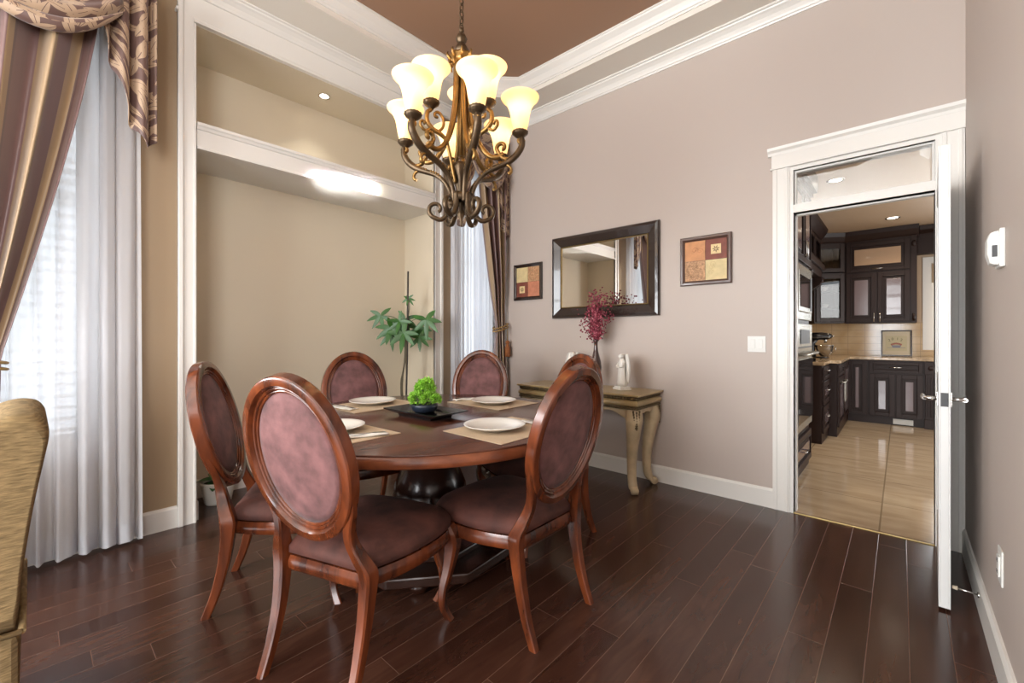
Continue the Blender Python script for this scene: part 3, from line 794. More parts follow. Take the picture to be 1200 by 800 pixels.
# ------------------------------------------------------------------ console table against the back wall
X0, X1, Y0, Y1 = -2.628, -1.437, 2.985, 3.435
cn = empty('console_table', ((X0 + X1) / 2, (Y0 + Y1) / 2, 0), label='antique gold carved console table with scroll feet along the back wall', cat='table')
W, D = (X1 - X0) / 2, (Y1 - Y0) / 2
def rr(w, d, z): return [(-w, -d, z), (w, -d, z), (w, d, z), (-w, d, z)]
m = MB(); m.loft([rr(W - .014, D - .014, .738), rr(W, D, .744), rr(W, D, .753), rr(W - .006, D - .006, .757)], smooth=False); m.build('top_slab', 'console', cn)
m = MB(); m.loft([rr(W - .034, D - .034, .706), rr(W - .024, D - .024, .714), rr(W - .016, D - .016, .738)], smooth=False)
n = 46
for k in range(n):
    for (x, y) in ((-W + .03 + (2 * W - .06) * k / (n - 1), -D + .019),): m.sphere((x, y, .725), .0105, 6, (1, .7, 1))
for k in range(16): m.sphere((W - .019, -D + .03 + (2 * D - .06) * k / 15, .725), .0105, 6, (.7, 1, 1))
m.build('carved_frieze', 'console_carve', cn)
m = MB()
m.loft([rr(W - .04, D - .04, .714), rr(W - .022, D - .022, .708), rr(W - .010, D - .010, .696), rr(W - .008, D - .008, .682), rr(W - .014, D - .014, .668), rr(W - .030, D - .03, .661), rr(W - .04, D - .04, .660)], smooth=False); m.build('drawer_band', 'console', cn, bevel=.003)
m = MB()
def rope(p0, p1):
    L = (Vector(p1) - Vector(p0)); n_ = int(L.length / .014)
    for k in range(n_):
        c = Vector(p0) + L * ((k + .5) / n_); r_ = Matrix.Rotation(R(35), 4, 'Y' if abs(L.x) > abs(L.y) else 'X')
        m.sphere(c, .0105, 6, (.75, 1, 1) if abs(L.x) > abs(L.y) else (1, .75, 1), r_)
rope((-W + .014, -D + .020, .652), (W - .014, -D + .020, .652)); rope((W - .020, -D + .014, .652), (W - .020, D - .02, .652)); rope((-W + .020, -D + .014, .652), (-W + .020, D - .02, .652))
m.build('rope_moulding', 'console_carve', cn)
# scalloped apron
def apron(w):
    pts = [(-w, .650), (w, .650)]; n_ = 40; low = []
    for k in range(n_ + 1):
        u = -1 + 2 * k / n_; a = abs(u)
        z = .612 - .050 * smooth01((a - .62) / .38) + .010 * math.cos(a * PI * 3) - .012 * math.exp(-(u / .1) ** 2)
        low.append((w * u, z))
    return [(x, z) for x, z in low] + [(w, .650), (-w, .650)]
m = MB(); m.prism(apron(W - .06), -D + .034, -D + .056, 'y')
m.prism(apron(W - .06), D - .05, D - .034, 'y')
sd = apron(D - .055); m.prism(sd, W - .056, W - .034, 'x'); m.prism(sd, -W + .034, -W + .056, 'x')
m.build('apron', 'console_leg', cn, bevel=.002)
# a low relief shell on the front apron and leaf carving over each knee
m = MB()
for k in range(-4, 5): m.tube([(k * .005, -D + .032, .642), (k * .014, -D + .026, .612)], [.002, .0055], 6)
m.build('carved_shell', 'console_carve', cn)
for sx in (1, -1):
    for sy in (-1, 1):
        path = [(0, 0, .648), (.010, .010, .600), (.014, .014, .55), (.004, .004, .46), (-.012, -.010, .34), (-.020, -.016, .22), (-.018, -.014, .12), (-.006, -.004, .06), (.006, .006, .035)]
        wd = [.050, .056, .055, .046, .037, .031, .029, .030, .030]
        pts = catmull(path, 4); rings = []
        px_, py_ = W - .078, (D - .078)
        for i, p in enumerate(pts):
            f = i / 4; k = min(int(f), len(wd) - 2); u = f - k; a = wd[k] * (1 - u) + wd[k + 1] * u; c = .4 * a
            rings.append([(sx * (px_ + p.x + q), sy * (py_ + p.y + w), p.z) for q, w in ((-a + c, -a), (a - c, -a), (a, -a + c), (a, a - c), (a - c, a), (-a + c, a), (-a, a - c), (-a, -a + c))])
        m = MB(); m.loft(rings, smooth=True)
        # scroll toe: rolled volute facing outwards
        dx, dy = .7071 * sx, .7071 * sy; ax = Vector((-dy, dx, 0))
        c = Vector((sx * (px_ + .022), sy * (py_ + .022), .029))
        rot = ax.to_track_quat('Z', 'Y').to_matrix()
        m.lathe([(0, -.031), (.010, -.030), (.020, -.024), (.028, -.022), (.0285, .022), (.020, .024), (.010, .030), (0, .031)], c=tuple(c), n=18, axis=rot)
        lg = m.build('leg', 'console_leg', cn)
        m = MB()
        ox, oy = sx * (px_ + .052), sy * (py_ + .052)
        for k in range(7):
            z = .63 - k * .02; sp = .024 - k * .003; off = .012 * math.sin(k * .6)
            for q in (-1, 1):
                ex = Vector((-dy, dx, 0)) * q * sp; base_ = Vector((ox + dx * (off * .4 - .004), oy + dy * (off * .4 - .004), z))
                m.sphere(base_ + ex, .008, 6, (1, 1, 1.5))
            m.sphere(Vector((ox + dx * .004, oy + dy * .004, z - .008)), .007, 6, (1, 1, 1.6))
        m.build('carved_leaf', 'console_carve', lg)

# ------------------------------------------------------------------ things on the console
CZ = .7575
def vase_profile(): return [(0, 0), (.036, 0), (.040, .006), (.026, .02), (.022, .04), (.034, .08), (.046, .13), (.050, .17), (.044, .22), (.030, .27), (.020, .31), (.016, .35), (.018, .385), (.026, .405), (.024, .407), (.015, .38), (0, .37)]
va = empty('flower_vase', (-1.965, 3.27, CZ), label='tall slim dark vase with burgundy dried blossom sprays under the mirror', cat='vase')
m = MB(); m.lathe(vase_profile(), n=28); m.build('vase_body', 'vase', va)
rnd = random.Random(11); tw = MB(); b1 = MB(); b2 = MB()
def sprig(end, wob, n, mb_a, mb_b):
    p0 = Vector((rnd.uniform(-.008, .008), rnd.uniform(-.008, .008), .36)); e = Vector(end)
    mid = (p0 + e) / 2 + Vector((rnd.uniform(-wob, wob), rnd.uniform(-wob, wob) * .5, 0))
    pts = catmull([p0, mid, e], 6); tw.tube(pts, .0016, 4)
    for k in range(n):
        u = .22 + .78 * rnd.random(); i = min(int(u * (len(pts) - 1)), len(pts) - 2); p = pts[i].lerp(pts[i + 1], u * (len(pts) - 1) - i)
        sp = .012 + .02 * u
        c = p + Vector((rnd.gauss(0, sp), rnd.gauss(0, sp * .7), rnd.gauss(0, sp)))
        c.y = min(c.y, .135)
        (mb_a if rnd.random() < .62 else mb_b).sphere(c, rnd.uniform(.006, .0105), 5, (1, 1, .7), Matrix.Rotation(rnd.uniform(0, 3), 4, 'X'))
for e in [(-.02, 0, .78), (.0, -.02, .80), (.04, -.01, .82), (.02, .02, .76), (-.03, -.03, .70), (.01, -.04, .68), (.05, .0, .70), (-.01, .02, .64), (.03, -.03, .62), (-.04, .02, .74)]: sprig(e, .03, 85, b1, b2)
for e in [(.16, 0, .80), (.13, -.03, .77), (.19, .01, .76), (-.13, 0, .60), (-.15, -.02, .56), (-.10, .01, .64)]: sprig(e, .02, 26, b1, b1)
tw.build('twigs', 'twig', va); o = b1.build('burgundy_blossom', 'berry', va); o = b2.build('pink_blossom', 'berry2', va)
def statue(x, y, rz, lab):
    t = empty('ceramic_figurine', (x, y, CZ), rz, lab, 'figurine', 'white figurines on the console'); t.scale = (1.22, 1.22, 1.0)
    m = MB(); m.box(-.052, .052, -.040, .040, 0, .018, .004); m.box(-.044, .044, -.034, .034, .018, .030, .003); m.build('base', 'ceramic_statue', t)
    # a robed kneeling angel with folded wings (front faces -y)
    m = MB()
    sec = [(.034, .026, 0, .030), (.036, .028, 0, .06), (.033, .026, 0, .10), (.028, .022, -.002, .15), (.026, .020, -.002, .19), (.030, .020, 0, .225), (.020, .015, 0, .245), (.011, .011, -.004, .255)]
    m.loft([[(a * math.cos(q) * (1 + .06 * math.cos(6 * q)), dy + b * math.sin(q) * (1 + .06 * math.cos(6 * q)), z) for q in [2 * PI * i / 24 for i in range(24)]] for a, b, dy, z in sec])
    m.sphere((0, -.008, .272), .0185, 12, (.9, 1, 1.15))
    m.tube([(-.026, -.004, .222), (-.030, -.020, .19), (-.008, -.034, .185), (0, -.036, .20)], [.009, .009, .007, .005], 8)
    m.tube([(.026, -.004, .222), (.030, -.020, .19), (.008, -.034, .185), (0, -.036, .20)], [.009, .009, .007, .005], 8)
    m.build('robed_figure', 'ceramic_statue', t)
    for s in (1, -1):
        m = MB(); rings = []
        for k in range(12):
            u = k / 11; z = .290 - u * .235; w = .026 * math.sin(PI * min(1, .18 + u * .75)) + .004; xo = s * (.012 + .026 * math.sin(PI * (.12 + u * .6)))
            rings.append([(xo - w, .018, z), (xo, .030, z + .003), (xo + w, .020, z), (xo, .012, z)])
        m.loft(rings); m.build('wing', 'ceramic_statue', t)
    return t
statue(-1.695, 3.23, R(-30), 'white winged figurine standing on the console right of the vase')
statue(-2.20, 3.27, R(20), 'white winged figurine on the console left of the vase, half behind a chair')
# ------------------------------------------------------------------ mirror and pictures on the back wall
def mitred(m, x0, x1, z0, z1, yback, prof):
    """frame: prof = [(inset, depth)] closed, depth towards the room (-y)"""
    cs = [(x0, z0, 1, 1), (x1, z0, -1, 1), (x1, z1, -1, -1), (x0, z1, 1, -1)]
    m.loft([[(x + sx * i, yback - d, z + sz * i) for i, d in prof] for x, z, sx, sz in cs], smooth=False, closed=True)
mr = empty('wall_mirror', (-2.01, YB, 1.757), label='wide mirror in a broad dark lacquered frame on the back wall', cat='mirror')
m = MB(); mitred(m, -.542, .542, -.392, .392, -.002, [(0, 0), (0, .022), (.008, .036), (.030, .040), (.092, .020), (.102, .012), (.102, 0)]); m.build('frame', 'frame_dark', mr)
m = MB(); mitred(m, -.444, .444, -.294, .294, -.002, [(0, .004), (0, .018), (.004, .022), (.009, .018), (.010, .004)])
for k in range(118):
    x = -.438 + .876 * k / 117
    for z in (-.288, .288): m.sphere((x, -.0225, z), .0042, 5)
for k in range(76):
    z = -.282 + .564 * k / 75
    for x in (-.438, .438): m.sphere((x, -.0225, z), .0042, 5)
m.build('beaded_edge', 'gold', mr)
m = MB(); m.box(-.436, .436, -.012, -.004, -.286, .286); m.build('mirror_glass', 'mirror', mr)

def picture(x, z, fm, order, lab):
    p = empty('framed_picture', (x, YB, z), label=lab, cat='picture', group='four-panel prints either side of the mirror')
    h = .188
    m = MB(); mitred(m, -h, h, -h, h, -.002, [(0, 0), (0, .018), (.006, .024), (.020, .024), (.034, .014), (.036, .006), (.036, 0)]); m.build('frame', fm, p)
    w = h - .034
    m = MB(); m.box(-w, w, -.008, -.003, -w, w); m.build('backing', 'frame_dark', p)
    cols = {'orange': ((196, 138, 92), .14), 'pattern': ((178, 136, 98), .38), 'cream': ((206, 186, 138), .12), 'red': ((120, 62, 46), .2), 'pink': ((190, 122, 92), .16)}
    q = w / 2
    for k, cname in enumerate(order):
        cx_ = -q if k % 2 == 0 else q; cz_ = q if k < 2 else -q
        m = MB(); m.box(cx_ - q + .001, cx_ + q - .001, -.011, -.008, cz_ - q + .001, cz_ + q - .001)
        mat = 'art_' + cname
        if mat not in M: M[mat] = simple(mat, cols[cname][0], .6, var=cols[cname][1], vscale=(70 if cname == 'pattern' else 22))
        m.build('print_panel', mat, p)
        if cname == 'red':
            if 'art_inner' not in M: M['art_inner'] = simple('art_inner', (222, 196, 144), .6, var=.1, vscale=30); M['art_leaf'] = simple('art_leaf', (112, 84, 58), .6)
            m = MB(); m.box(cx_ - .036, cx_ + .036, -.0125, -.011, cz_ - .036, cz_ + .036); m.build('small_print', 'art_inner', p)
            m = MB()
            for a in range(7):
                t = a * 2 * PI / 7 + .3; d = Vector((math.cos(t), 0, math.sin(t))); s = Vector((-d.z, 0, d.x)); c = Vector((cx_, -.0128, cz_))
                vs = [m.bm.verts.new(c + v) for v in (d * .003, d * .014 + s * .005, d * .028, d * .014 - s * .005)]; m.bm.faces.new(vs)
            m.build('leaf_motif', 'art_leaf', p, solid=.0008)
        if cname in ('pattern', 'cream', 'orange', 'pink'):
            mt = {'pattern': 'art_leaf', 'cream': 'art_cream_line', 'orange': 'art_orange_line', 'pink': 'art_orange_line'}[cname]
            if mt not in M: M[mt] = simple(mt, (182, 158, 112) if 'cream' in mt else (170, 104, 66), .6)
            m = MB(); rnd = random.Random(k + int(x * 10))
            for a in range(16 if cname == 'pattern' else 3):
                r_ = .012 if cname == 'pattern' else .024
                c = Vector((cx_ + rnd.uniform(-1, 1) * (q - r_ * 1.4), -.0118, cz_ + rnd.uniform(-1, 1) * (q - r_ * 1.4)))
                pts = [c + Vector((math.cos(t * .7) * r_ * (1 - t / 14), 0, math.sin(t * .7) * r_ * (1 - t / 14))) for t in range(12)]
                m.tube(pts, .0009, 4)
            m.build('scroll_motif', mt, p)
    return p
picture(-2.878, 1.757, 'frame_dark', ('cream', 'pattern', 'red', 'pink'), 'small square four-panel print left of the mirror, near the corner curtain')
picture(-1.112, 1.776, 'frame_brown', ('orange', 'red', 'pattern', 'cream'), 'square four-panel print right of the mirror, orange panel top left')

# light switch, outlet, sensor, door stop
sw = empty('light_switch', (-.764, YB, 1.139), label='white double rocker light switch plate left of the doorway', cat='switch')
m = MB(); m.box(-.058, .058, -.006, 0, -.057, .057, .003); m.build('plate', 'plastic', sw)
for s in (-1, 1):
    m = MB(); m.box(s * .024 - .016, s * .024 + .016, -.010, -.004, -.033, .033, .002); m.build('rocker', 'plastic', sw)
ot = empty('wall_outlet', (XR, 2.295, .385), label='white socket outlet low on the right wall', cat='outlet')
m = MB(); m.box(-.006, 0, -.040, .040, -.062, .062, .003); m.build('plate', 'plastic', ot)
m = MB(); m.box(-.011, -.005, -.018, .018, -.036, .036, .002); m.build('receptacle', 'plastic', ot)
for z in (-.02, .02):
    m = MB(); m.box(-.0125, -.0108, -.008, -.005, z - .006, z + .006); m.box(-.0125, -.0108, .005, .008, z - .006, z + .006); m.build('slot', 'grey_dark', ot)
th = empty('wall_sensor', (XR, 2.268, 1.503), label='white plastic sensor box high on the right wall beside the door', cat='sensor')
m = MB(); m.box(-.014, 0, -.048, .048, -.066, .066, .004); m.build('back_plate', 'plastic', th)
m = MB(); m.loft([[(x, y, z) for x, y, z in ((-.012, -.036, zz), (-.012, .036, zz), (-.012 - d, .028, zz), (-.012 - d, -.028, zz))] for zz, d in ((-.058, .012), (-.050, .022), (-.02, .029), (.03, .029), (.055, .022), (.060, .010))], smooth=False); m.build('housing', 'plastic', th, bevel=.004)
m = MB(); m.box(-.030, -.018, -.0375, -.030, -.03, .01); m.build('vent_slot', 'grey_dark', th)
ds = empty('door_stop', (XR - .016, 2.700, .095), label='thin rigid door stop with cream tip sticking out of the right baseboard', cat='door stop')
m = MB(); m.tube([(0, 0, 0), (-.006, 0, 0)], .012, 14); m.tube([(-.004, 0, 0), (-.07, 0, .004)], .0035, 8); m.build('rod', 'chrome', ds)
m = MB(); m.tube([(-.066, 0, .004), (-.082, 0, .005)], [.0085, .0075], 12); m.build('tip', 'rubber', ds)

# recessed lamp in the recess ceiling
dl = empty('recessed_light', (-3.595, 1.642, NZ), label='round recessed ceiling light at the top of the wall recess', cat='ceiling light')
m = MB(); m.lathe([(.034, -.001), (.046, -.004), (.048, -.001), (.048, .0), (.034, .0)], n=28); m.build('trim_ring', 'chrome', dl)
m = MB(); m.lathe([(0, -.002), (.034, -.0022)], n=24); m.build('lamp_lens', 'spot', dl)
# ------------------------------------------------------------------ chandelier
HX, HY = -1.556, 1.37
ch = empty('chandelier', (HX, HY, 0), label='nine-light scrolled bronze chandelier with lit cream glass bells above the table', cat='chandelier')
ZH = 1.845
# chain
m = MB(); z = 3.56
k = 0
while z > 2.66:
    pts = []
    for i in range(12):
        t = 2 * PI * i / 12; a, b = .011 * math.cos(t), .021 * math.sin(t)
        pts.append((a, 0, z + b) if k % 2 else (0, a, z + b))
    m.tube(pts, .0032, 6, closed=True); z -= .032; k += 1
m.build('chain', 'bronze', ch)
m = MB(); m.lathe([(0, 3.6), (.065, 3.6), (.065, 3.592), (.05, 3.575), (.02, 3.562), (.008, 3.556), (0, 3.556)], n=28); m.build('canopy', 'bronze', ch)
m = MB()
m.lathe([(0, 2.665), (.010, 2.66), (.012, 2.645), (.007, 2.638), (.020, 2.628), (.026, 2.612), (.022, 2.596), (.014, 2.588), (.022, 2.58), (.032, 2.562), (.030, 2.545), (.02, 2.535), (.03, 2.53)], n=24, flute=.06, nf=8)
m.build('finial_knob', 'bronze', ch)
m = MB()
m.lathe([(.0, 2.545), (.030, 2.543), (.050, 2.532), (.056, 2.52), (.048, 2.508), (.052, 2.498), (.040, 2.488), (0, 2.488)], n=36, flute=.08, nf=9)
for i in range(9):
    t = 2 * PI * i / 9; c, s = math.cos(t), math.sin(t)
    m.tube([(.046 * c, .046 * s, 2.505), (.062 * c, .062 * s, 2.515), (.070 * c, .070 * s, 2.528), (.064 * c, .064 * s, 2.538)], [.009, .008, .005, .003], 6)
    m.tube([(.048 * c, .048 * s, 2.50), (.058 * c, .058 * s, 2.485), (.052 * c, .052 * s, 2.465)], [.008, .006, .003], 6)
m.build('leaf_crown', 'bronze_gold', ch)
# column: six strap bars bowing outwards towards the bottom
for i in range(6):
    t = 2 * PI * i / 6 + (R(41.98 - 10) if i % 1 == 0 else 0); c, s = math.cos(t), math.sin(t)
    pr = [(.028, 2.50), (.029, 2.40), (.034, 2.31), (.046, 2.23), (.066, 2.155), (.096, 2.09), (.135, 2.045), (.172, 2.035), (.205, 2.05)]
    m = MB(); m.tube(catmull([(r * c, r * s, z_) for r, z_ in pr], 4), .012, 8, up=(-s, c, 0), flat=1.0)
    m.tube([(.014 * math.cos(t + .5), .014 * math.sin(t + .5), 2.50), (.014 * math.cos(t + .5), .014 * math.sin(t + .5), 2.05)], .008, 6)
    m.build('column_bar', 'bronze_gold', ch)
# centre leaf cup, hub ring, lower finial
m = MB(); m.lathe([(.018, 2.02), (.040, 2.015), (.044, 1.995), (.034, 1.97), (.026, 1.94), (.024, 1.90), (.014, 1.87), (.010, 1.80), (.018, 1.785), (.020, 1.77), (.010, 1.755), (.006, 1.735), (.007, 1.722), (0, 1.715)], n=24, flute=.1, nf=6)
m.build('centre_stem', 'bronze', ch)
m = MB(); m.lathe([(.052, 1.832), (.057, 1.832), (.057, 1.870), (.052, 1.870), (.052, 1.832)], n=36); m.build('hub_ring', 'bronze', ch)
def radial(t, prof): c, s = math.cos(t), math.sin(t); return [(r * c, r * s, z_) for r, z_ in prof]
def spiral(r0, z0, rad, a0, turns, n=14, shrink=.25, sgn=1):
    """flat scroll in the radial plane: returns (r,z) points spiralling in; starts at centre + rad at a0"""
    out = []
    for i in range(n + 1):
        u = i / n; a = a0 + sgn * turns * 2 * PI * u; q = rad * (1 - u * (1 - shrink)); out.append((r0 + q * math.cos(a), z0 + q * math.sin(a)))
    return out
# bottom scrolls
for i in range(6):
    t = 2 * PI * i / 6 + R(-10)
    pr = [(.052, 1.87), (.054, 1.82), (.066, 1.775), (.096, 1.748), (.128, 1.756)] + spiral(.118, 1.795, .040, -PI / 2 + .3, .85, shrink=.35)[1:]
    m = MB(); pts = radial(t, pr); m.tube(catmull(pts, 3), [.012 - .004 * (k / (len(pts) * 3 - 2)) for k in range((len(pts) - 1) * 3 + 1)], 8, up=(-math.sin(t), math.cos(t), 0), flat=1.25)
    m.build('bottom_scroll', 'bronze', ch)
# arms with cup, shade and leaf scrolls
yw = R(41.98)
def lamp_arm(ang, rad, zc, upper):
    t = ang + yw
    if not upper:
        pr = [(.050, ZH - .02), (.054, ZH + .03), (.080, ZH + .085), (.125, ZH + .125), (.175, ZH + .145), (.225, ZH + .165), (.265, ZH + .195), (.290, ZH + .235), (rad + .008, ZH + .268), (rad, zc)]
        rs = [.010, .010, .0105, .0115, .0135, .0155, .016, .0155, .013, .010]
    else:
        pr = [(.030, 1.92), (.045, 1.98), (.060, 2.05), (.078, 2.11), (.108, 2.135), (.145, 2.150), (.170, 2.18), (.168, 2.22), (rad + .004, zc - .012), (rad, zc)]
        rs = [.007, .0075, .008, .009, .010, .0105, .0105, .010, .009, .008]
    P = catmull(radial(t, pr), 4); rr_ = []
    for i in range(len(P)):
        f = i / 4; k = min(int(f), len(rs) - 2); rr_.append(rs[k] * (1 - (f - k)) + rs[k + 1] * (f - k))
    side = (-math.sin(t), math.cos(t), 0)
    m = MB(); m.tube(P, rr_, 8, up=side, flat=1.15)
    arm = m.build('arm', 'bronze' if not upper else 'bronze_gold', ch)
    # inner return scroll and outer curl
    m = MB()
    if not upper:
        s1 = [(.270, ZH + .200), (.235, ZH + .178), (.200, ZH + .185), (.178, ZH + .215)] + spiral(.196, ZH + .235, .026, PI + .5, .8, shrink=.3, sgn=-1)[1:]
        m.tube(catmull(radial(t, s1), 3), .0095, 7, up=side, flat=1.2)
        s2 = [(.300, ZH + .262)] + spiral(.284, ZH + .262, .015, 0, -.7, shrink=.4)[1:]
        m.tube(catmull(radial(t, s2), 2), .009, 6, up=side, flat=1.2)
        s3 = [(.215, ZH + .155), (.236, ZH + .140), (.240, ZH + .118), (.226, ZH + .108)]
        m.tube(catmull(radial(t, s3), 3), [.008, .0078, .0075, .007, .0072, .0075, .008, .0085, .009, .008], 7, up=side, flat=1.2)
        # acanthus leaflets along the arm
        rnd2 = random.Random(int(ang * 100))
        for k in range(16):
            u = k / 15; q = P[int(10 + u * 18)]
            d = Vector((math.cos(t), math.sin(t), 0))
            for sgn in (-1, 1):
                off = Vector(side) * sgn * .008 + Vector((0, 0, .007))
                m.sphere(q + off, .0062, 5, (1, 1, 1.3))
    else:
        s1 = [(.120, 2.140), (.095, 2.165), (.090, 2.20), (.105, 2.225)] + spiral(.122, 2.215, .020, PI - .3, -.75, shrink=.3)[1:]
        m.tube(catmull(radial(t, s1), 3), .0068, 7, up=side, flat=1.2)
        s2 = [(.150, 2.150), (.180, 2.135), (.200, 2.15)] + spiral(.190, 2.165, .014, -.8, .7, shrink=.4)[1:]
        m.tube(catmull(radial(t, s2), 3), .0065, 7, up=side, flat=1.2)
    m.build('leaf_scroll', 'bronze_gold', arm)
    cx_, cy_ = rad * math.cos(t), rad * math.sin(t)
    m = MB(); m.lathe([(0, zc - .012), (.009, zc - .010), (.012, zc - .002), (.022, zc + .006), (.034, zc + .016), (.038, zc + .026), (.034, zc + .030), (0, zc + .028)], c=(cx_, cy_, 0), n=28, flute=.045, nf=14)
    m.build('cup', 'bronze', arm)
    z0 = zc + .030
    prof = [(.029, 0), (.034, .015), (.039, .04), (.044, .075), (.050, .100), (.060, .122), (.074, .140), (.086, .150), (.089, .157), (.087, .159)]
    inner = [(r - .0035, z_) for r, z_ in reversed(prof)]
    m = MB(); m.lathe([(r, z0 + z_) for r, z_ in prof + inner], c=(cx_, cy_, 0), n=40)
    m.build('glass_shade', 'shade', arm)
    m = MB(); m.sphere((cx_, cy_, z0 + .06), .019, 12, (1, 1, 1.5)); m.build('bulb', 'bulb', arm)
    L = bpy.data.lights.new('bulb_light', 'POINT'); L.energy = BULB; L.color = (1, .84, .64); L.shadow_soft_size = .03
    lo = bpy.data.objects.new('bulb_light', L); COL.objects.link(lo); lo.location = (HX + cx_, HY + cy_, z0 + .11)
BULB = .45
M['bulb'] = emit('lit_bulb', (255, 226, 180), 4)
for a in (-130, -70, -10, 50, 110, 170): lamp_arm(R(a), .282, 2.118, False)
for a in (-30, -150, 90): lamp_arm(R(a), .150, 2.245, True)
# ------------------------------------------------------------------ curtains
ZTOP = 3.22
def sheer(y0, y1, x, lab, seed, folds):
    rnd = random.Random(seed); ph = [rnd.uniform(0, 6.28) for _ in range(6)]
    def f(u, v):
        y = y0 + (y1 - y0) * u + .006 * math.sin(u * 40 + v * 2); w = u * folds * 2 * PI
        a = .028 + .014 * math.sin(u * 7 + ph[2])
        xx = x + a * math.sin(w + ph[0] + .9 * math.sin(u * 9 + ph[1]) + .25 * math.sin(v * 3)) * (.55 + .45 * (1 - v)) + .010 * math.sin(w * 2.3 + ph[3])
        return (xx, y + .010 * math.cos(w + ph[4]), .022 + (ZTOP - .022) * v + (.006 * math.sin(w)) * (1 - v))
    m = MB(); m.grid(f, int(folds * 10), 14)
    # weighted hem
    def h(u, v):
        p = f(u, v * .032); return (p[0] + .003, p[1], p[2])
    m.grid(h, int(folds * 10), 1)
    return tag(m.build('sheer_curtain', 'sheer'), lab, 'curtain', 'white sheers at the left wall windows')
sheer(-.44, .435, XL + .085, 'white sheer curtain to the floor at the left edge window', 3, 11)
sheer(2.775, 3.36, XL + .085, 'white sheer curtain in the far corner window beyond the recess', 4, 12)

def drape(yt0, yt1, yk0, yk1, zk, x, lab, seed, folds, side, tie_lab, yb=None, flip=False):
    """yt: span at the top; yk: span at the tieback height zk; falls below to the floor"""
    rnd = random.Random(seed); ph = [rnd.uniform(0, 6.28) for _ in range(4)]
    yb0, yb1 = yb or (yk0, yk1)
    def span(z):
        if z >= zk:
            t = (z - zk) / (ZTOP - zk)
            e = t ** .62 if side > 0 else t ** .62
            g = t ** 1.0
            return (yk0 + (yt0 - yk0) * smooth01(min(1, t * 1.2)), yk1 + (yt1 - yk1) * (1 - (1 - t) ** 1.35)) if side > 0 else (yk0 + (yt0 - yk0) * (1 - (1 - t) ** 1.35), yk1 + (yt1 - yk1) * smooth01(min(1, t * 1.2)))
        t = min(1, (zk - z) / .5)
        return (yk0 + (yb0 - yk0) * smooth01(t), yk1 + (yb1 - yk1) * smooth01(t))
    def f(u, v):
        z = .02 + (ZTOP - .02) * v; a, b = span(z)
        w = u * folds * 2 * PI
        near = math.exp(-((z - zk) / .30) ** 2)
        amp = .056 * (1 - .6 * near)
        wob = .5 * math.sin(v * 2.2 + ph[0]) + .25 * math.sin(v * 5 + u * 6 + ph[1])
        xx = x + amp * math.sin(w + wob) + .010 * math.sin(2 * w + ph[2]) + .05 * (1 - near) * 0
        yy = a + (b - a) * u + .010 * math.cos(w + wob)
        return (xx, yy, z + .0)
    m = MB(); m.grid(f, folds * 14, 60, uvfn=lambda u, v: ((1 - u if flip else u) * 1.5, v * 3.2))
    o = tag(m.build('drape', 'drape', solid=.004), lab, 'curtain', 'striped satin drapes')
    tb_ = empty('tieback', (x, (yk0 + yk1) / 2, zk), label=tie_lab, cat='tieback', group='corded tiebacks on the drapes')
    hw = (yk1 - yk0) / 2
    for k, dz in enumerate((0, -.03)):
        pts = [(.062 * math.cos(t), (hw + .028) * math.sin(t), dz - .03 * math.sin(t) * side) for t in [2 * PI * i / 28 for i in range(28)]]
        m = MB(); m.tube(pts, .007, 8, closed=True); m.build('cord', 'cord', tb_)
    return o, tb_
def tassel(parent, y, z0, ln, x=.055):
    m = MB(); m.tube([(x, y, .0), (x, y, -.03), (x, y, z0)], .004, 6); m.build('tassel_cord', 'cord', parent)
    m = MB(); m.lathe([(0, z0 + .05), (.012, z0 + .048), (.020, z0 + .035), (.022, z0 + .02), (.012, z0 + .008), (.018, z0), (.026, z0 - .03), (.030, z0 - ln), (.026, z0 - ln - .004), (0, z0 - ln)], c=(x, y, 0), n=26, flute=.07, nf=13); m.build('tassel_head', 'tassel', parent)
o, tbk = drape(-.42, .262, -.34, -.105, 1.10, XL + .225, 'brown and gold striped drape swept to the left at the left edge window', 8, 4, 1, 'gold corded tieback round the drape at the left edge', (-.40, -.115))
tassel(tbk, .09, -.10, .14)
o, tbk = drape(2.985, 3.425, 3.27, 3.41, 1.30, XL + .215, 'narrow brown striped drape tied back in the far corner', 9, 4, -1, 'gold corded tieback on the drape in the far corner', (3.24, 3.42))
tassel(tbk, .05, -.20, .12)

# ------------------------------------------------------------------ valances: swag + cascades in leaf jacquard
def swag(parent, y0, y1, zend, drop, x, name='swag', nf=4):
    yc, hw = (y0 + y1) / 2, (y1 - y0) / 2; ztop = ZTOP + .03
    def f(u, v):
        q = 2 * u - 1
        cat = (1 - abs(q) ** 2.1)
        zt = ztop - .02 * cat; zb = zend - drop * cat
        z = zt + (zb - zt) * v
        bul = cat ** .5 if cat > 0 else 0
        xx = x + .055 * bul * math.sin(PI * min(1, v * .55 + .2)) + .020 * math.sin(v * nf * 2 * PI) * bul
        return (xx, yc + hw * q, z)
    m = MB(); m.grid(f, 28, 40, uvfn=lambda u, v: (u * (y1 - y0) * 1.1, v * .7)); m.build(name, 'valance', parent, solid=.004)
    # rolled lower edge, tapering to the ends
    def g(u, v):
        p = f(u, 1.0); q = 2 * u - 1; r = .030 * (1 - abs(q) ** 3) + .008; a = v * 2 * PI
        return (p[0] + r * math.cos(a) * .8, p[1], p[2] + .6 * r + r * math.sin(a))
    m = MB(); m.grid(g, 28, 12, uvfn=lambda u, v: (u * .7 + 3, v * .22)); m.build('rolled_edge', 'valance', parent)
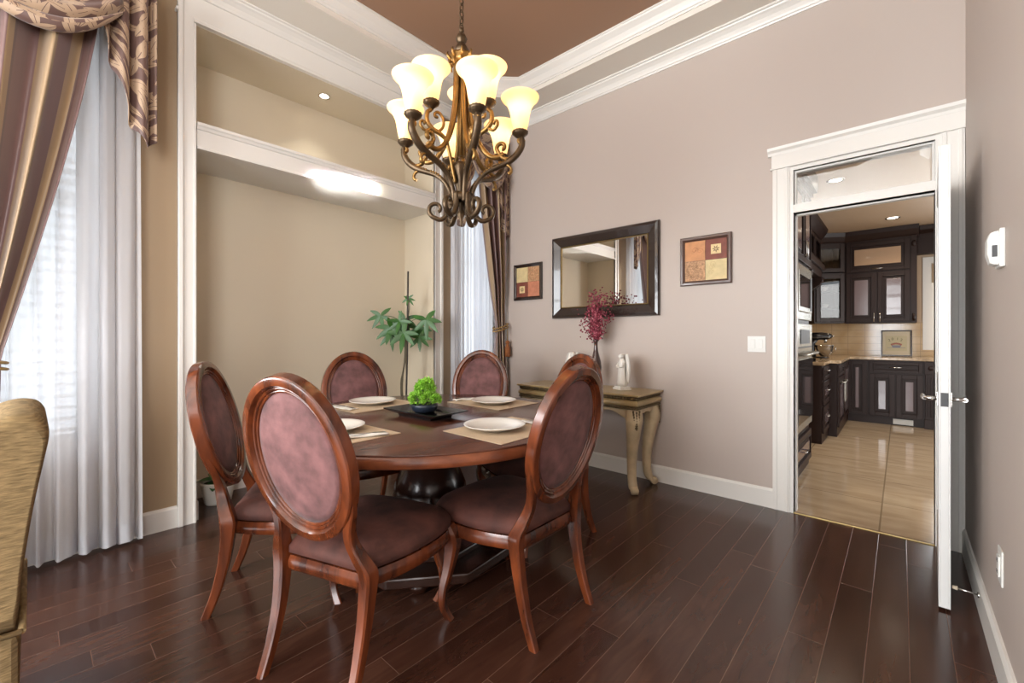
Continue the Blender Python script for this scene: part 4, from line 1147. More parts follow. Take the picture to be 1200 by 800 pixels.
def jabot(parent, y0, y1, zin, zout, x, pleats=3, inner_low=True):
    """cascade: bottom edge steps down from the inner side (y0) to the outer (y1)"""
    zt = ZTOP + .03
    def f(u, v):
        st = u * pleats; k = min(int(st), pleats - 1); fr = st - k
        y = y0 + (y1 - y0) * (k + (fr if True else 0)) / pleats + .012 * math.sin(st * 2 * PI)
        y += (y1 - y0) * .10 * (1 - v) * 0
        zb = zin + (zout - zin) * smooth01(min(1, u * 1.25)) ** .8 + .018 * math.cos(st * 2 * PI)
        z = zb + (zt - zb) * v
        xx = x + .026 * math.sin(st * 2 * PI) + .010 * math.sin(st * 4 * PI + 1)
        return (xx, y, z)
    m = MB(); m.grid(f, pleats * 12, 26, uvfn=lambda u, v: (u * abs(y1 - y0) * 2.0, v * (zt - min(zin, zout)))); m.build('cascade', 'valance', parent, solid=.004)
va1 = empty('valance', (0, 0, 0), label='leaf patterned brown swag valance over the left edge window', cat='valance', group='leaf jacquard valances')
bo = MB(); bo.box(XL + .002, XL + .24, -.47, .455, ZTOP + .005, ZTOP + .035); bo.build('pelmet_board', 'frame_brown', va1)
swag(va1, -.30, .33, 2.93, .235, XL + .27)
jabot(va1, .235, .475, 2.83, 2.27, XL + .245); jabot(va1, -.20, -.46, 2.83, 2.27, XL + .245)
va2 = empty('valance', (0, 0, 0), label='leaf patterned brown swag valance in the far corner behind the chandelier', cat='valance', group='leaf jacquard valances')
bo = MB(); bo.box(XL + .002, XL + .24, 2.735, 3.445, ZTOP + .005, ZTOP + .035); bo.build('pelmet_board', 'frame_brown', va2)
swag(va2, 2.86, 3.36, 2.93, .235, XL + .27)
jabot(va2, 2.93, 2.735, 2.86, 2.26, XL + .245); jabot(va2, 3.215, 3.435, 2.80, 2.24, XL + .245)

# ------------------------------------------------------------------ upholstered chair at the left edge (only its rolled back shows)
ac = empty('armchair', (-2.02, -.20, 0), label='gold chenille upholstered chair with a rolled back, cut off by the left edge', cat='armchair')
def back_outline():
    # (y, z) in world, converted below: right flank rises and flares into the roll
    pts = [(-.030, .40), (-.022, .46), (-.016, .55), (.004, .72), (.026, .86), (.034, .915), (.030, .950), (.010, .978), (-.030, .986), (-.075, .972), (-.115, .935), (-.130, .89), (-.125, .84), (-.135, .76), (-.150, .60), (-.160, .46), (-.160, .40)]
    return [(p.x + .20, p.y) for p in catmull([(a, b, 0) for a, b in pts], 4)]
m = MB(); out = back_outline()
cy_ = sum(p[0] for p in out) / len(out); cz_ = sum(p[1] for p in out) / len(out)
def shr(f): return [(cy_ + (a - cy_) * f, cz_ + (b - cz_) * f) for a, b in out]
rings = []
for x, f in ((.27, .86), (.262, .93), (.245, .98), (.21, 1), (0, 1), (-.21, 1), (-.245, .98), (-.262, .93), (-.27, .86)): rings.append([(x, a, b) for a, b in shr(f)])
m.loft(rings); m.build('rolled_back', 'chenille', ac)
m = MB(); m.box(-.27, .27, -.48, .178, .20, .405, .03, 3); m.build('seat_base', 'chenille', ac)
m = MB(); m.box(-.255, .255, -.47, .06, .405, .52, .045, 4); m.build('seat_cushion', 'chenille', ac)
m = MB(); m.tube([(.274, .183, .41), (.274, -.48, .41)], .008, 8); m.tube([(-.272, .183, .41), (.274, .183, .41)], .008, 8); m.build('piping', 'chenille', ac)
for sx in (-1, 1):
    for y in (-.42, .13):
        m = MB(); m.lathe([(.016, 0), (.020, .02), (.028, .12), (.034, .2)], c=(sx * .22, y, 0), n=14); m.build('leg', 'black_wood', ac)

# ------------------------------------------------------------------ plants in the recess
def leaf_mesh(m, base, dirv, L, W_, droop=.35, fold=.25, up=Vector((0, 0, 1))):
    d = Vector(dirv).normalized(); side = d.cross(up)
    if side.length < .05: side = d.orthogonal()
    side.normalize(); nn = side.cross(d); n_ = 7; rows = []
    for k in range(n_ + 1):
        u = k / n_; c = Vector(base) + d * L * u - Vector((0, 0, 1)) * droop * L * u * u
        w = W_ * math.sin(PI * min(1, u ** .8 * .97 + .02)) ** .8
        rows.append([c - side * w + nn * w * fold, c, c + side * w + nn * w * fold])
    V = [[m.bm.verts.new(p) for p in r] for r in rows]
    for a, b in zip(V, V[1:]):
        for j in range(2):
            f = m.bm.faces.new((a[j], a[j + 1], b[j + 1], b[j])); f.smooth = True
px, py = -3.45, 2.335
mt = empty('money_tree', (px, py, 0), label='tall staked money tree with palmate leaves standing in the wall recess', cat='plant')
m = MB(); m.lathe([(0, 0), (.10, 0), (.125, .02), (.145, .22), (.15, .24), (.138, .24), (.13, .22), (0, .21)], n=32); m.build('pot', 'pot_brown', mt)
m = MB(); m.lathe([(0, .225), (.128, .215)], n=24); m.build('soil', 'soil', mt)
m = MB(); m.tube([(-.010, .01, .2), (.012, .018, 1.0), (.022, .022, 1.80)], .0085, 8); m.build('stake', 'stake', mt)
m = MB(); m.tube(catmull([(.015, -.01, .2), (-.015, -.012, .5), (-.030, -.015, .75), (.004, -.004, .95), (-.004, .010, 1.15), (.012, .006, 1.30)], 5), [.012] * 12 + [.008] * 14, 8)
m.tube(catmull([(-.015, .0, .2), (.020, .0, .5), (.0, .02, .72), (.015, .006, 1.0), (.016, .012, 1.2)], 5), .007, 7)
m.tube(catmull([(.012, .006, 1.28), (.03, .03, 1.45), (.024, .026, 1.56)], 4), .004, 6)
m.build('trunk', 'bark', mt)
lv = MB(); pt = MB(); rnd = random.Random(21)
RT = Vector((math.cos(yw), math.sin(yw), 0)); FW = Vector((-math.sin(yw), math.cos(yw), 0))
heads = [(-.225, 1.385, .0, .125, 0), (-.10, 1.27, -.10, .15, 1), (.02, 1.22, -.14, .15, 2), (.21, 1.345, -.05, .15, 3), (.10, 1.27, .08, .14, 4), (.0, 1.35, .02, .12, 5), (-.14, 1.22, .04, .13, 6), (.14, 1.18, -.02, .12, 7), (-.03, 1.22, .10, .13, 8), (.03, 1.545, .0, .065, 9), (-.02, 1.33, -.12, .11, 10)]
for hx, hz, hd, L, k in heads:
    c = RT * hx + FW * hd + Vector((0, 0, hz)); c.x = min(c.x, .3)
    b0 = Vector((.005, .005, min(1.30, hz - .02) if hz < 1.5 else 1.54)); pt.tube(catmull([b0, (b0 + c) / 2 + Vector((0, 0, .03)), c], 4), .0028, 5)
    nl = 6; ph = rnd.uniform(0, 6)
    outw = (RT * hx + FW * hd); outw.z = 0
    if outw.length > .01: outw.normalize()
    for q in range(nl):
        a = ph + q * 2 * PI / nl
        d = RT * math.cos(a) + Vector((0, 0, math.sin(a) * .8 - .28)) + FW * rnd.uniform(-.35, .35) + outw * .2
        leaf_mesh(lv, c, d, L * rnd.uniform(.9, 1.2), L * .155, .16, .15, up=FW)
pt.build('leaf_stalk', 'leaf', mt); lv.build('leaves', 'leaf', mt)
# small orchid-like plant in a white pot
op = empty('potted_plant', (-3.66, .90, 0), label='small broad-leaved plant in a white pot on the recess floor, left corner', cat='plant')
m = MB(); m.lathe([(0, 0), (.075, 0), (.082, .01), (.108, .15), (.112, .16), (.100, .16), (.092, .14), (0, .13)], n=32); m.build('pot', 'pot_white', op)
m = MB(); m.lathe([(0, .148), (.094, .14)], n=20); m.build('soil', 'soil', op)
m = MB()
for k, (a, L, up_, w) in enumerate(((-.1, .17, .8, .045), (1.0, .20, 1.6, .038), (2.0, .15, .7, .042), (3.3, .18, .9, .04), (4.3, .16, .6, .045), (5.3, .2, 1.9, .036), (-.5, .13, .25, .05))):
    d = Vector((math.cos(a), math.sin(a), up_)); leaf_mesh(m, (0, 0, .145), d, L, w, .45 if up_ < 1 else .15, .25)
m.build('leaves', 'leaf_dark', op)
# ------------------------------------------------------------------ kitchen beyond the doorway
KX0, KX1, KY0, KY1, KZ = -1.30, 1.75, YB + .12, 8.32, 2.70
struct(MB().box(KX0 - .1, KX1 + .1, 3.456, KY1 + .1, -.08, 0).build('floor', 'k_tile'))
struct(MB().box(KX0 - .1, KX1 + .1, YB + .12, KY1 + .1, KZ, KZ + .1).build('ceiling', 'k_wall'))
wall_x(KX0 - .1, KX0, YB + .12, KY1, 0, KZ, [], 'wall_left', 'k_wall')
wall_x(KX1, KX1 + .1, YB + .12, KY1, 0, KZ, [(4.6, 6.9, .5, 2.3)], 'wall_right', 'k_wall')  # opening added out of view for the kitchen fill lamp
KW = (.31, 1.05, 1.10, 2.20)
wall_y(KY1, KY1 + .1, KX0 - .1, KX1 + .1, 0, KZ, [KW], 'wall_back', 'k_wall')
m = MB(); x0, x1, z0, z1 = KW; y = KY1
for a, b, c, d in ((x0 - .085, x0, z0 - .1, z1 + .085), (x1, x1 + .085, z0 - .1, z1 + .085), (x0, x1, z1, z1 + .085), (x0, x1, z0 - .1, z0)): m.box(a, b, y - .018, y, c, d)
for a, b, c, d in ((x0, x0 + .04, z0, z1), (x1 - .04, x1, z0, z1), (x0 + .04, x1 - .04, z0, z0 + .04), (x0 + .04, x1 - .04, z1 - .04, z1), ((x0 + x1) / 2 - .02, (x0 + x1) / 2 + .02, z0 + .04, z1 - .04)): m.box(a, b, y + .02, y + .06, c, d)
kw = struct(m.build('window_6', 'white'))
m = MB(); m.box(x0 + .04, x1 - .04, y + .035, y + .04, z0 + .04, z1 - .04); m.build('pane', 'glass', kw)
m = MB(); m.box(x0 + .005, x1 - .005, y - .016, y + .01, z1 - .26, z1 - .01); m.prism([(x0 + .005, z1 - .27), (x1 - .005, z1 - .27), (x1 - .005, z1 - .255), (x0 + .005, z1 - .255)], y - .022, y + .012, 'y')
tag(m.build('roller_shade', 'tan'), 'tan roller shade at the top of the kitchen window', 'blind')
m = MB(); m.box(KX0, x0 - .085, KY1 - .010, KY1 - .001, .90, 1.385); m.box(x0 - .085, KX1, KY1 - .010, KY1 - .001, .90, z0 - .1); m.box(KX0 + .001, KX0 + .010, 5.0, KY1 - .01, .90, 1.385)
struct(m.build('backsplash', 'splash'))

def panel_door(parent, axis, plane, a0, a1, z0, z1, face=-1, glass=False, name='door', handle=None, mat='sheen_panel'):
    """raised panel cabinet front. axis 'y': lies in plane y=plane, spans x. axis 'x': plane x=plane spans y"""
    m = MB(); w = min(.062, (a1 - a0) * .26, (z1 - z0) * .3)
    def bx(p0, p1, q0, q1, d0, d1, mm=m):
        lo, hi = sorted((plane + face * d0, plane + face * d1))
        if axis == 'y': mm.box(p0, p1, lo, hi, q0, q1)
        else: mm.box(lo, hi, p0, p1, q0, q1)
    g = .003
    for p0, p1, q0, q1 in ((a0 + g, a0 + w, z0 + g, z1 - g), (a1 - w, a1 - g, z0 + g, z1 - g), (a0 + w, a1 - w, z0 + g, z0 + w), (a0 + w, a1 - w, z1 - w, z1 - g)): bx(p0, p1, q0, q1, 0, .020)
    # stepped bead just inside the frame
    for e, dd in ((.010, .026),):
        for p0, p1, q0, q1 in ((a0 + w - e, a0 + w, z0 + w - e, z1 - w + e), (a1 - w, a1 - w + e, z0 + w - e, z1 - w + e), (a0 + w, a1 - w, z0 + w - e, z0 + w), (a0 + w, a1 - w, z1 - w, z1 - w + e)): bx(p0, p1, q0, q1, .018, dd)
    o = m.build(name, 'espresso', parent, bevel=.003)
    if glass:
        m2 = MB(); bx(a0 + w, a1 - w, z0 + w, z1 - w, .004, .009, m2); m2.build('glass_pane', 'cab_glass', o)
    else:
        m2 = MB(); s = .018
        bx(a0 + w, a1 - w, z0 + w, z1 - w, .002, .008, m2)
        pa, pb, qa, qb = a0 + w + s, a1 - w - s, z0 + w + s, z1 - w - s
        if pb > pa + .01 and qb > qa + .01:
            bx(pa, pb, qa, qb, .008, .014, m2); s2 = .016
            mf = MB()
            if pb - pa > .05 and qb - qa > .05: bx(pa + s2, pb - s2, qa + s2, qb - s2, .014, .019, mf)
            mf.build('field_panel', mat, o, bevel=.003)
        m2.build('raised_panel', 'espresso', o, bevel=.004)
    if handle:
        hx, hz, hor = handle; m3 = MB(); d = .045
        def P(a, dd, z): return (a, plane + face * dd, z) if axis == 'y' else (plane + face * dd, a, z)
        if hor: pts = [P(hx - .06, .018, hz), P(hx - .06, d, hz), P(hx + .06, d, hz), P(hx + .06, .018, hz)]
        else: pts = [P(hx, .018, hz - .06), P(hx, d, hz - .06), P(hx, d, hz + .06), P(hx, .018, hz + .06)]
        m3.tube(pts, .006, 8); m3.build('handle', 'chrome', o)
    return o

# back wall base cabinets
yb = 7.70
bc = empty('base_cabinet', (0, 0, 0), label='dark espresso base cabinets along the kitchen back wall, drawer over paired doors', cat='cabinet')
m = MB(); m.box(-.58, .92, yb, KY1 - .012, .10, .868); m.box(-.56, .92, yb + .05, KY1 - .012, 0, .10); m.build('carcass', 'espresso', bc)
panel_door(bc, 'y', yb, -.565, -.345, .11, .85); 
panel_door(bc, 'y', yb, -.325, .215, .70, .85, name='drawer', handle=(-.055, .775, True))
panel_door(bc, 'y', yb, -.325, -.058, .11, .685); panel_door(bc, 'y', yb, -.052, .215, .11, .685)
m = MB(); m.box(.222, .345, yb - .035, yb, .70, .86); m.box(.232, .335, yb - .028, yb, .12, .70); m.box(.222, .345, yb - .035, yb, .0, .12)
for k in range(3): m.box(.250 + k * .028, .262 + k * .028, yb - .036, yb - .028, .16, .66)
m.sphere((.283, yb - .036, .78), .03, 10, (1, .4, 1)); m.build('carved_pilaster', 'espresso', bc, bevel=.003)
panel_door(bc, 'y', yb, .355, .62, .11, .85); panel_door(bc, 'y', yb, .63, .9, .11, .85)
m = MB(); m.box(-.08, .12, yb + .035, yb + .05, .015, .085)
for k in range(5): m.box(-.07, .11, yb + .028, yb + .036, .024 + k * .012, .029 + k * .012)
tag(m.build('toe_kick_vent', 'plastic'), 'white toe-kick vent below the kitchen back cabinets', 'vent')
ct = MB(); ct.prism([(-1.29, 5.80), (-.62, 5.80), (-.62, 6.33), (-.525, 6.37), (-.525, 7.60), (-.50, 7.665), (.93, 7.665), (.93, KY1 - .011), (-1.29, KY1 - .011)], .869, .905)
tag(ct.build('countertop', 'granite', bevel=.006), 'beige granite L-shaped kitchen countertop', 'countertop')
# left run: two stepped base units
c1 = empty('base_cabinet', (0, 0, 0), label='dark narrow drawer cabinet at the near end of the kitchen counter', cat='cabinet')
m = MB(); m.box(-1.28, -.651, 5.83, 6.368, .0, .868); m.build('carcass', 'espresso', c1)
for z0, z1 in ((.70, .85), (.42, .69), (.11, .41)): panel_door(c1, 'x', -.651, 5.85, 6.34, z0, z1, 1, name='drawer', handle=(6.09, (z0 + z1) / 2 + .03, True))
c2 = empty('base_cabinet', (0, 0, 0), label='dark cabinet stepped forward on the kitchen left run, steel towel bar on it', cat='cabinet')
m = MB(); m.box(-1.28, -.563, 6.372, 7.695, .0, .868); m.build('carcass', 'espresso', c2)
panel_door(c2, 'x', -.563, 6.39, 6.98, .11, .70, 1); panel_door(c2, 'x', -.563, 6.39, 6.98, .71, .85, 1, name='drawer')
panel_door(c2, 'x', -.563, 7.0, 7.66, .11, .85, 1)
m = MB(); m.tube([(-.545, 6.50, .64), (-.50, 6.50, .64), (-.50, 6.86, .64), (-.545, 6.86, .64)], .010, 8); m.box(-.512, -.500, 6.60, 6.78, .40, .645, .003); m.build('towel_rail', 'appliance', c2)
# oven tower
ot = empty('oven_tower', (0, 0, 0), label='tall kitchen tower with stainless microwave and wall oven left of the doorway', cat='oven')
TX_, T0, T1 = -.645, 4.05, 4.90
m = MB(); m.box(-1.28, TX_ - .002, T0, T1, .0, 2.50); m.box(-1.28, TX_ + .03, T0 - .01, T1 + .03, 2.50, 2.54); m.prism([(T0 - .03, 2.54), (T1 + .05, 2.54), (T1 + .08, 2.62), (T1 + .08, 2.695), (T0 - .03, 2.695)], -1.28, TX_ + .06, 'x')
m.build('carcass', 'espresso', ot)
for a, b in ((T0 + .01, (T0 + T1) / 2), ((T0 + T1) / 2, T1 - .01)): panel_door(ot, 'x', TX_, a, b, 1.83, 2.48, 1, handle=((T0 + T1) / 2 + (-.04 if a < 4.3 else .04), 1.95, False))
panel_door(ot, 'x', TX_, T0 + .01, T1 - .01, .06, .34, 1, name='drawer', handle=((T0 + T1) / 2, .2, True))
m = MB(); m.box(TX_, TX_ + .022, T0 + .03, T1 - .02, 1.335, 1.80); m.box(TX_ + .022, TX_ + .034, T0 + .09, T1 - .08, 1.40, 1.74, .004); mw = m.build('microwave', 'appliance', ot, bevel=.004)
m = MB(); m.box(TX_ + .034, TX_ + .038, T0 + .14, T1 - .22, 1.44, 1.70); m.build('microwave_window', 'ovenglass', mw)
m = MB(); m.box(TX_ + .034, TX_ + .037, T1 - .19, T1 - .10, 1.42, 1.72); m.build('keypad', 'grey_dark', mw)
m = MB(); m.box(TX_, TX_ + .026, T0 + .03, T1 - .02, .40, 1.30); ov_ = m.build('wall_oven', 'appliance', ot, bevel=.004)
m = MB(); m.box(TX_ + .026, TX_ + .032, T0 + .2, T1 - .2, 1.13, 1.25); m.box(TX_ + .026, TX_ + .030, T0 + .06, T1 - .05, 1.095, 1.105); m.build('display', 'grey_dark', ov_)
m = MB(); m.box(TX_ + .026, TX_ + .036, T0 + .05, T1 - .04, .47, 1.0, .004); m.build('oven_window', 'ovenglass', ov_)
m = MB(); m.tube([(TX_ + .03, T0 + .1, 1.045), (TX_ + .075, T0 + .1, 1.045), (TX_ + .075, T1 - .07, 1.045), (TX_ + .03, T1 - .07, 1.045)], .014, 10); m.build('oven_handle', 'appliance', ov_)
# uppers on the left wall with the hood mantle
up = empty('wall_cabinet', (0, 0, 0), label='dark upper kitchen cabinets with a heavy crown on the left run', cat='cabinet')
m = MB(); m.box(-1.28, -.86, 5.0, 7.50, 2.16, 2.56); m.box(-1.28, -.93, 5.0, 5.85, 1.40, 2.16)
m.prism([(-1.28, 2.56), (-.85, 2.56), (-.83, 2.58), (-.80, 2.62), (-.775, 2.66), (-.765, 2.697), (-1.28, 2.697)], 5.0, 7.55, 'y'); m.build('carcass', 'espresso', up)
for k in range(4): panel_door(up, 'x', -.86, 5.02 + k * .62, 5.02 + k * .62 + .60, 2.19, 2.54, 1, glass=(k > 0))
hd = empty('range_hood', (0, 0, 0), label='dark wooden range hood mantle on carved corbels over the kitchen counter', cat='range hood')
m = MB(); m.box(-1.28, -.80, 5.95, 7.20, 1.98, 2.155); m.box(-1.28, -.77, 5.93, 7.22, 2.08, 2.155); m.box(-1.28, -.92, 6.0, 7.15, 1.86, 1.98); m.build('mantle', 'espresso', hd, bevel=.006)
for y0 in (6.05, 6.98):
    m = MB(); pts = [(-1.28, 1.98), (-.80, 1.98), (-.79, 1.93), (-.80, 1.88), (-.85, 1.84), (-.90, 1.80), (-.93, 1.72), (-.92, 1.66), (-.94, 1.60), (-.99, 1.58), (-1.28, 1.56)]
    m.prism([(p.x, p.y) for p in catmull([(a, b, 0) for a, b in pts], 3)], y0, y0 + .12, 'y')
    m.tube([(-.815, y0 - .005, 1.935), (-.815, y0 + .125, 1.935)], .042, 14); m.tube([(-.955, y0 - .004, 1.62), (-.955, y0 + .124, 1.62)], .028, 12)
    m.build('corbel', 'espresso', hd)
# corner glass cabinet (angled) and back uppers
cc = empty('wall_cabinet', (-.785, 7.90, 0), R(32), 'angled dark corner cabinet with glass doors showing dishes', 'cabinet')
m = MB()
for a, b, c, d, e, f in ((-.205, .205, .30, .31, 1.38, 2.56), (-.205, -.190, .0, .31, 1.38, 2.56), (.190, .205, .0, .31, 1.38, 2.56), (-.205, .205, 0, .31, 1.38, 1.40), (-.205, .205, 0, .31, 2.10, 2.12), (-.205, .205, 0, .31, 2.54, 2.56), (-.19, .19, .01, .30, 1.60, 1.61), (-.19, .19, .01, .30, 1.85, 1.86)): m.box(a, b, c, d, e, f)
m.prism([(0, 2.56), (-.02, 2.58), (-.06, 2.64), (-.08, 2.697), (.31, 2.697), (.31, 2.56)], -.225, .225, 'x'); m.build('carcass', 'espresso', cc)
panel_door(cc, 'y', 0, -.19, .19, 1.40, 2.10, glass=True); panel_door(cc, 'y', 0, -.19, .19, 2.13, 2.54, glass=True)
cg = Matrix.Rotation(R(32), 4, 'Z')
def in_cc(x, y, z): v = cg @ Vector((x, y, 0)); return (-.785 + v.x, 7.90 + v.y, z)
for k, (x, z, r) in enumerate(((-.07, 1.4005, .045), (.05, 1.4005, .045), (0, 1.6105, .055), (-.02, 1.8605, .065))):
    m = MB(); m.lathe([(0, 0), (r * .5, 0), (r * .6, .006), (r, r * 1.0), (r * 1.02, r * 1.05), (r * .94, r * 1.0), (0, .012)], n=20)
    o = m.build('cup' if k < 2 else 'bowl', 'porcelain'); o.location = in_cc(x, .14, z); tag(o, ['small white cup on the lowest shelf of the corner glass cabinet, left', 'small white cup on the lowest shelf of the corner glass cabinet, right', 'white bowl on the middle shelf of the corner glass cabinet', 'white bowl on the upper shelf of the corner glass cabinet'][k], 'cup' if k < 2 else 'bowl')
bu = empty('wall_cabinet', (0, 0, 0), label='dark upper cabinets over the kitchen back counter, wide lift-up door over a pair', cat='cabinet')
yu = 8.0
m = MB(); m.box(-.612, .155, yu, KY1 - .012, 1.375, 2.60)
m.prism([(yu, 2.56), (yu - .02, 2.58), (yu - .06, 2.64), (yu - .08, 2.697), (KY1 - .012, 2.697), (KY1 - .012, 2.56)], -.66, .18, 'x'); m.build('carcass', 'espresso', bu)
M['art_pale'] = simple('frosted_panel', (176, 146, 118), .18, coat=.4)
panel_door(bu, 'y', yu, -.60, .095, 2.11, 2.53, name='lift_door', handle=(-.25, 2.145, True), mat='art_pale')
panel_door(bu, 'y', yu, -.60, -.255, 1.395, 2.09, handle=(-.285, 1.46, False)); panel_door(bu, 'y', yu, -.249, .095, 1.395, 2.09, handle=(-.22, 1.46, False))
m = MB(); m.box(.10, .16, yu - .02, yu, 1.375, 2.56); m.sphere((.13, yu - .02, 2.45), .03, 10, (.9, .5, 1.4)); m.tube([(.13, yu - .03, 1.40), (.13, yu - .03, 1.50)], .018, 10); m.build('pilaster', 'espresso', bu)
m = MB(); m.box(.165, 1.30, 8.16, KY1 - .012, 2.32, 2.60); m.prism([(8.16, 2.60), (8.10, 2.64), (8.08, 2.697), (KY1 - .012, 2.697), (KY1 - .012, 2.60)], .185, 1.30, 'x')
tag(m.build('window_bridge_panel', 'espresso', bevel=.004), 'dark wooden bridge panel above the kitchen window', 'panel')
# recessed lights
for x, y, lab in ((-.08, 7.35, 'round recessed light in the kitchen ceiling near the back cabinets'), (-.47, 5.2, 'round recessed kitchen ceiling light nearer the doorway')):
    d = empty('recessed_light', (x, y, KZ), label=lab, cat='ceiling light')
    m = MB(); m.lathe([(.050, -.001), (.072, -.006), (.076, -.001), (.076, 0), (.05, 0)], n=28); m.build('trim_ring', 'chrome', d)
    m = MB(); m.lathe([(0, -.002), (.05, -.0022)], n=24); m.build('lamp_lens', 'spot', d)
    L = bpy.data.lights.new('can_light', 'SPOT'); L.energy = 24; L.spot_size = R(130); L.spot_blend = .8; L.color = (1, .83, .62); L.shadow_soft_size = .06
    o = bpy.data.objects.new('can_light', L); COL.objects.link(o); o.location = (x, y, KZ - .02)
# stand mixer
mx = empty('stand_mixer', (-.80, 6.98, .906), R(8), 'black stand mixer with a steel bowl at the end of the kitchen counter', 'mixer')
m = MB()
m.loft([[(x0_ + .10 * math.cos(t), .06 * math.sin(t), z) for t in [2 * PI * i / 20 for i in range(20)]] for x0_, z in ((0, 0), (0, .018))])
m.loft([[(cx_ + a * math.cos(t), b * math.sin(t), z) for t in [2 * PI * i / 20 for i in range(20)]] for cx_, a, b, z in ((-.075, .036, .05, .015), (-.08, .030, .042, .10), (-.078, .032, .042, .19), (-.06, .05, .045, .24))])
m.loft([[(x, w * math.cos(t), .285 + h * math.sin(t)) for t in [2 * PI * i / 20 for i in range(20)]] for x, w, h in ((-.135, .02, .02), (-.125, .042, .038), (-.06, .052, .05), (.03, .052, .05), (.09, .045, .042), (.125, .030, .028), (.13, .01, .01))])
m.build('body', 'black', mx)
m = MB(); m.loft([[(x, w * math.cos(t), .272 + .006 * math.sin(t)) for t in [2 * PI * i / 16 for i in range(16)]] for x, w in ((-.128, .044), (-.06, .0545), (.03, .0545), (.09, .047), (.122, .032))]); m.tube([(.13, 0, .285), (.15, 0, .285)], .012, 12); m.tube([(.06, 0, .25), (.06, 0, .20)], .018, 12); m.build('trim_band', 'steel', mx)
m = MB(); m.lathe([(0, .022), (.045, .022), (.05, .03), (.078, .07), (.095, .12), (.100, .165), (.103, .168), (.098, .166), (.09, .12), (.07, .07), (0, .035)], c=(.05, 0, 0), n=32); m.tube([(.14, -.06, .15), (.165, -.085, .14), (.162, -.08, .09), (.13, -.05, .08)], .005, 8); m.build('mixing_bowl', 'steel', mx)
m = MB(); m.box(-1.18, -.72, 5.95, 6.62, .9055, .912, .002); tag(m.build('cooktop', 'ovenglass'), 'flat black cooktop set on the kitchen counter', 'cooktop')
# framed still life leaning on the backsplash
kp = empty('framed_picture', (-.05, 8.22, .906), 0, 'black framed fruit bowl print with numerals, leaning on the kitchen backsplash', 'picture'); kp.rotation_euler = (R(-6), 0, 0)
m = MB(); mitred(m, -.165, .165, 0, .37, 0, [(0, 0), (0, .018), (.016, .018), (.018, .006), (.018, 0)]); m.build('frame', 'frame_dark', kp)
M['mount'] = simple('cream_mount', (206, 192, 166), .6); M['printbg'] = simple('print_ground', (196, 184, 150), .6); M['ink'] = simple('green_ink', (84, 86, 66), .6); M['fruit'] = simple('fruit_red', (170, 108, 92), .6, var=.2, vscale=60); M['bowlb'] = simple('blue_grey_bowl', (132, 130, 142), .6)
m = MB(); m.box(-.148, .148, -.006, -.002, .017, .353); m.build('mount_board', 'mount', kp)
m = MB(); m.box(-.118, .112, -.0075, -.006, .075, .29); m.build('print', 'printbg', kp)
m = MB(); m.box(-.098, .095, -.0085, -.0075, .118, .124); m.prism([(-.055, .155), (.055, .155), (.038, .122), (-.038, .122)], -.0095, -.0085, 'y'); m.build('painted_bowl', 'bowlb', kp)
m = MB()
for k in range(7): m.sphere((-.048 + k * .016, -.0088, .166 + .014 * math.sin(k / 6 * PI)), .013, 8, (1, .12, 1))
m.build('painted_fruit', 'fruit', kp)
for k, (chn, x, z, a) in enumerate((('2', -.072, .222, 14), ('0', -.038, .240, 6), ('1', .012, .243, -4), ('2', .050, .228, -14))):
    cu = bpy.data.curves.new('numeral', 'FONT'); cu.body = chn; cu.size = .05; cu.extrude = .0006; cu.align_x = 'CENTER'
    tmp = bpy.data.objects.new('tmp', cu); COL.objects.link(tmp); bpy.context.view_layer.update()
    me = bpy.data.meshes.new_from_object(tmp.evaluated_get(bpy.context.evaluated_depsgraph_get())); bpy.data.objects.remove(tmp)
    me.materials.clear(); me.materials.append(M['ink']); o = bpy.data.objects.new('numeral', me); COL.objects.link(o); o.parent = kp; o.location = (x, -.0085, z - .012); o.rotation_euler = (R(90), R(-a), 0)

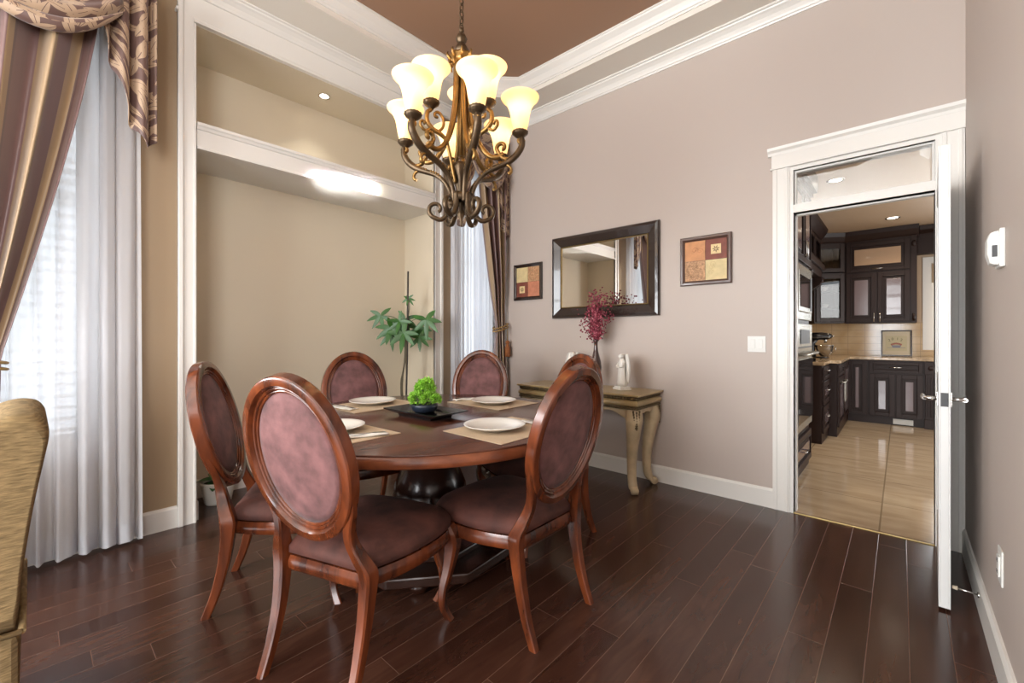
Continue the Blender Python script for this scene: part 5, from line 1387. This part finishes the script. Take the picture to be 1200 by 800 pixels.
# ------------------------------------------------------------------ light
w = bpy.data.worlds.new('sky'); SC.world = w; w.use_nodes = True
bg = w.node_tree.nodes['Background']; bg.inputs[0].default_value = (.86, .93, 1, 1); bg.inputs[1].default_value = 1.0
def area(name, loc, rot, sx, sy, e, col=(1, 1, 1), spread=None):
    L = bpy.data.lights.new(name, 'AREA'); L.shape = 'RECTANGLE'; L.size = sx; L.size_y = sy; L.energy = e; L.color = col
    if spread: L.spread = R(spread)
    o = bpy.data.objects.new(name, L); COL.objects.link(o); o.location = loc; o.rotation_euler = rot; return o
area('fill_front', (-1.42, YR - .14, 1.65), (R(90), 0, 0), 3.12, 2.6, 215, (.96, .98, 1))      # added fill lamp at an unseen window behind the camera
area('fill_side', (XL - .16, -2.3, 1.65), (0, R(-90), 0), 2.4, 1.9, 190, (.95, .98, 1))  # lamp added to brighten the right wall, at an unseen left window
area('fill_right', (3.36, -2.2, 1.62), (0, R(90), 0), 2.55, 2.5, 190, (.98, .98, 1))  # fill lamp added at an unseen window behind and to the right
area('daylight_window1', (XL - .20, -.10, 1.75), (0, R(-90), 0), 2.2, .6, 8, (.93, .97, 1))
area('daylight_window2', (XL - .20, 3.13, 1.75), (0, R(-90), 0), 2.2, .4, 6, (.93, .97, 1))
area('fill_kitchen', (KX1 + .12, 5.75, 1.4), (0, R(90), 0), 1.7, 2.2, 26, (1, .97, .92))  # lamp added at an unseen opening in the kitchen's right wall
area('daylight_kwindow', (.68, KY1 + .14, 1.65), (R(-90), 0, 0), .7, 1.0, 14, (.95, .98, 1))
src = Vector((3.36, -2.75, .85)); tgt = Vector((-3.37, 1.88, 2.45))
area('added_glint', src, (tgt - src).to_track_quat('-Z', 'Y').to_euler(), .70, .07, 1.5, (1, .98, .95), 1.0)   # narrow lamp added for the bounced-sun patch on the recess beam
L = bpy.data.lights.new('recess_spot', 'SPOT'); L.energy = 8; L.spot_size = R(100); L.spot_blend = .9; L.color = (1, .96, .86); L.shadow_soft_size = .03
o = bpy.data.objects.new('recess_spot', L); COL.objects.link(o); o.location = (-3.595, 1.642, NZ - .015)

# ------------------------------------------------------------------ camera
cd = bpy.data.cameras.new('camera'); cam = bpy.data.objects.new('camera', cd); COL.objects.link(cam)
cd.sensor_width = 36; cd.lens = 506.7 / 1200 * 36; cd.shift_y = -7 / 1200; cd.clip_start = .05
cam.location = (0, 0, 1.2); cam.rotation_euler = (R(90), 0, R(41.98)); SC.camera = cam
SC.view_settings.view_transform = 'Standard'; SC.view_settings.look = 'None'; SC.view_settings.gamma = 1; SC.view_settings.exposure = 0.8
SC.view_settings.use_curve_mapping = False
SC.cycles.use_denoising = True
SC.cycles.max_bounces = 10; SC.cycles.transparent_max_bounces = 16; SC.cycles.sample_clamp_indirect = 6; SC.cycles.caustics_reflective = False; SC.cycles.caustics_refractive = False
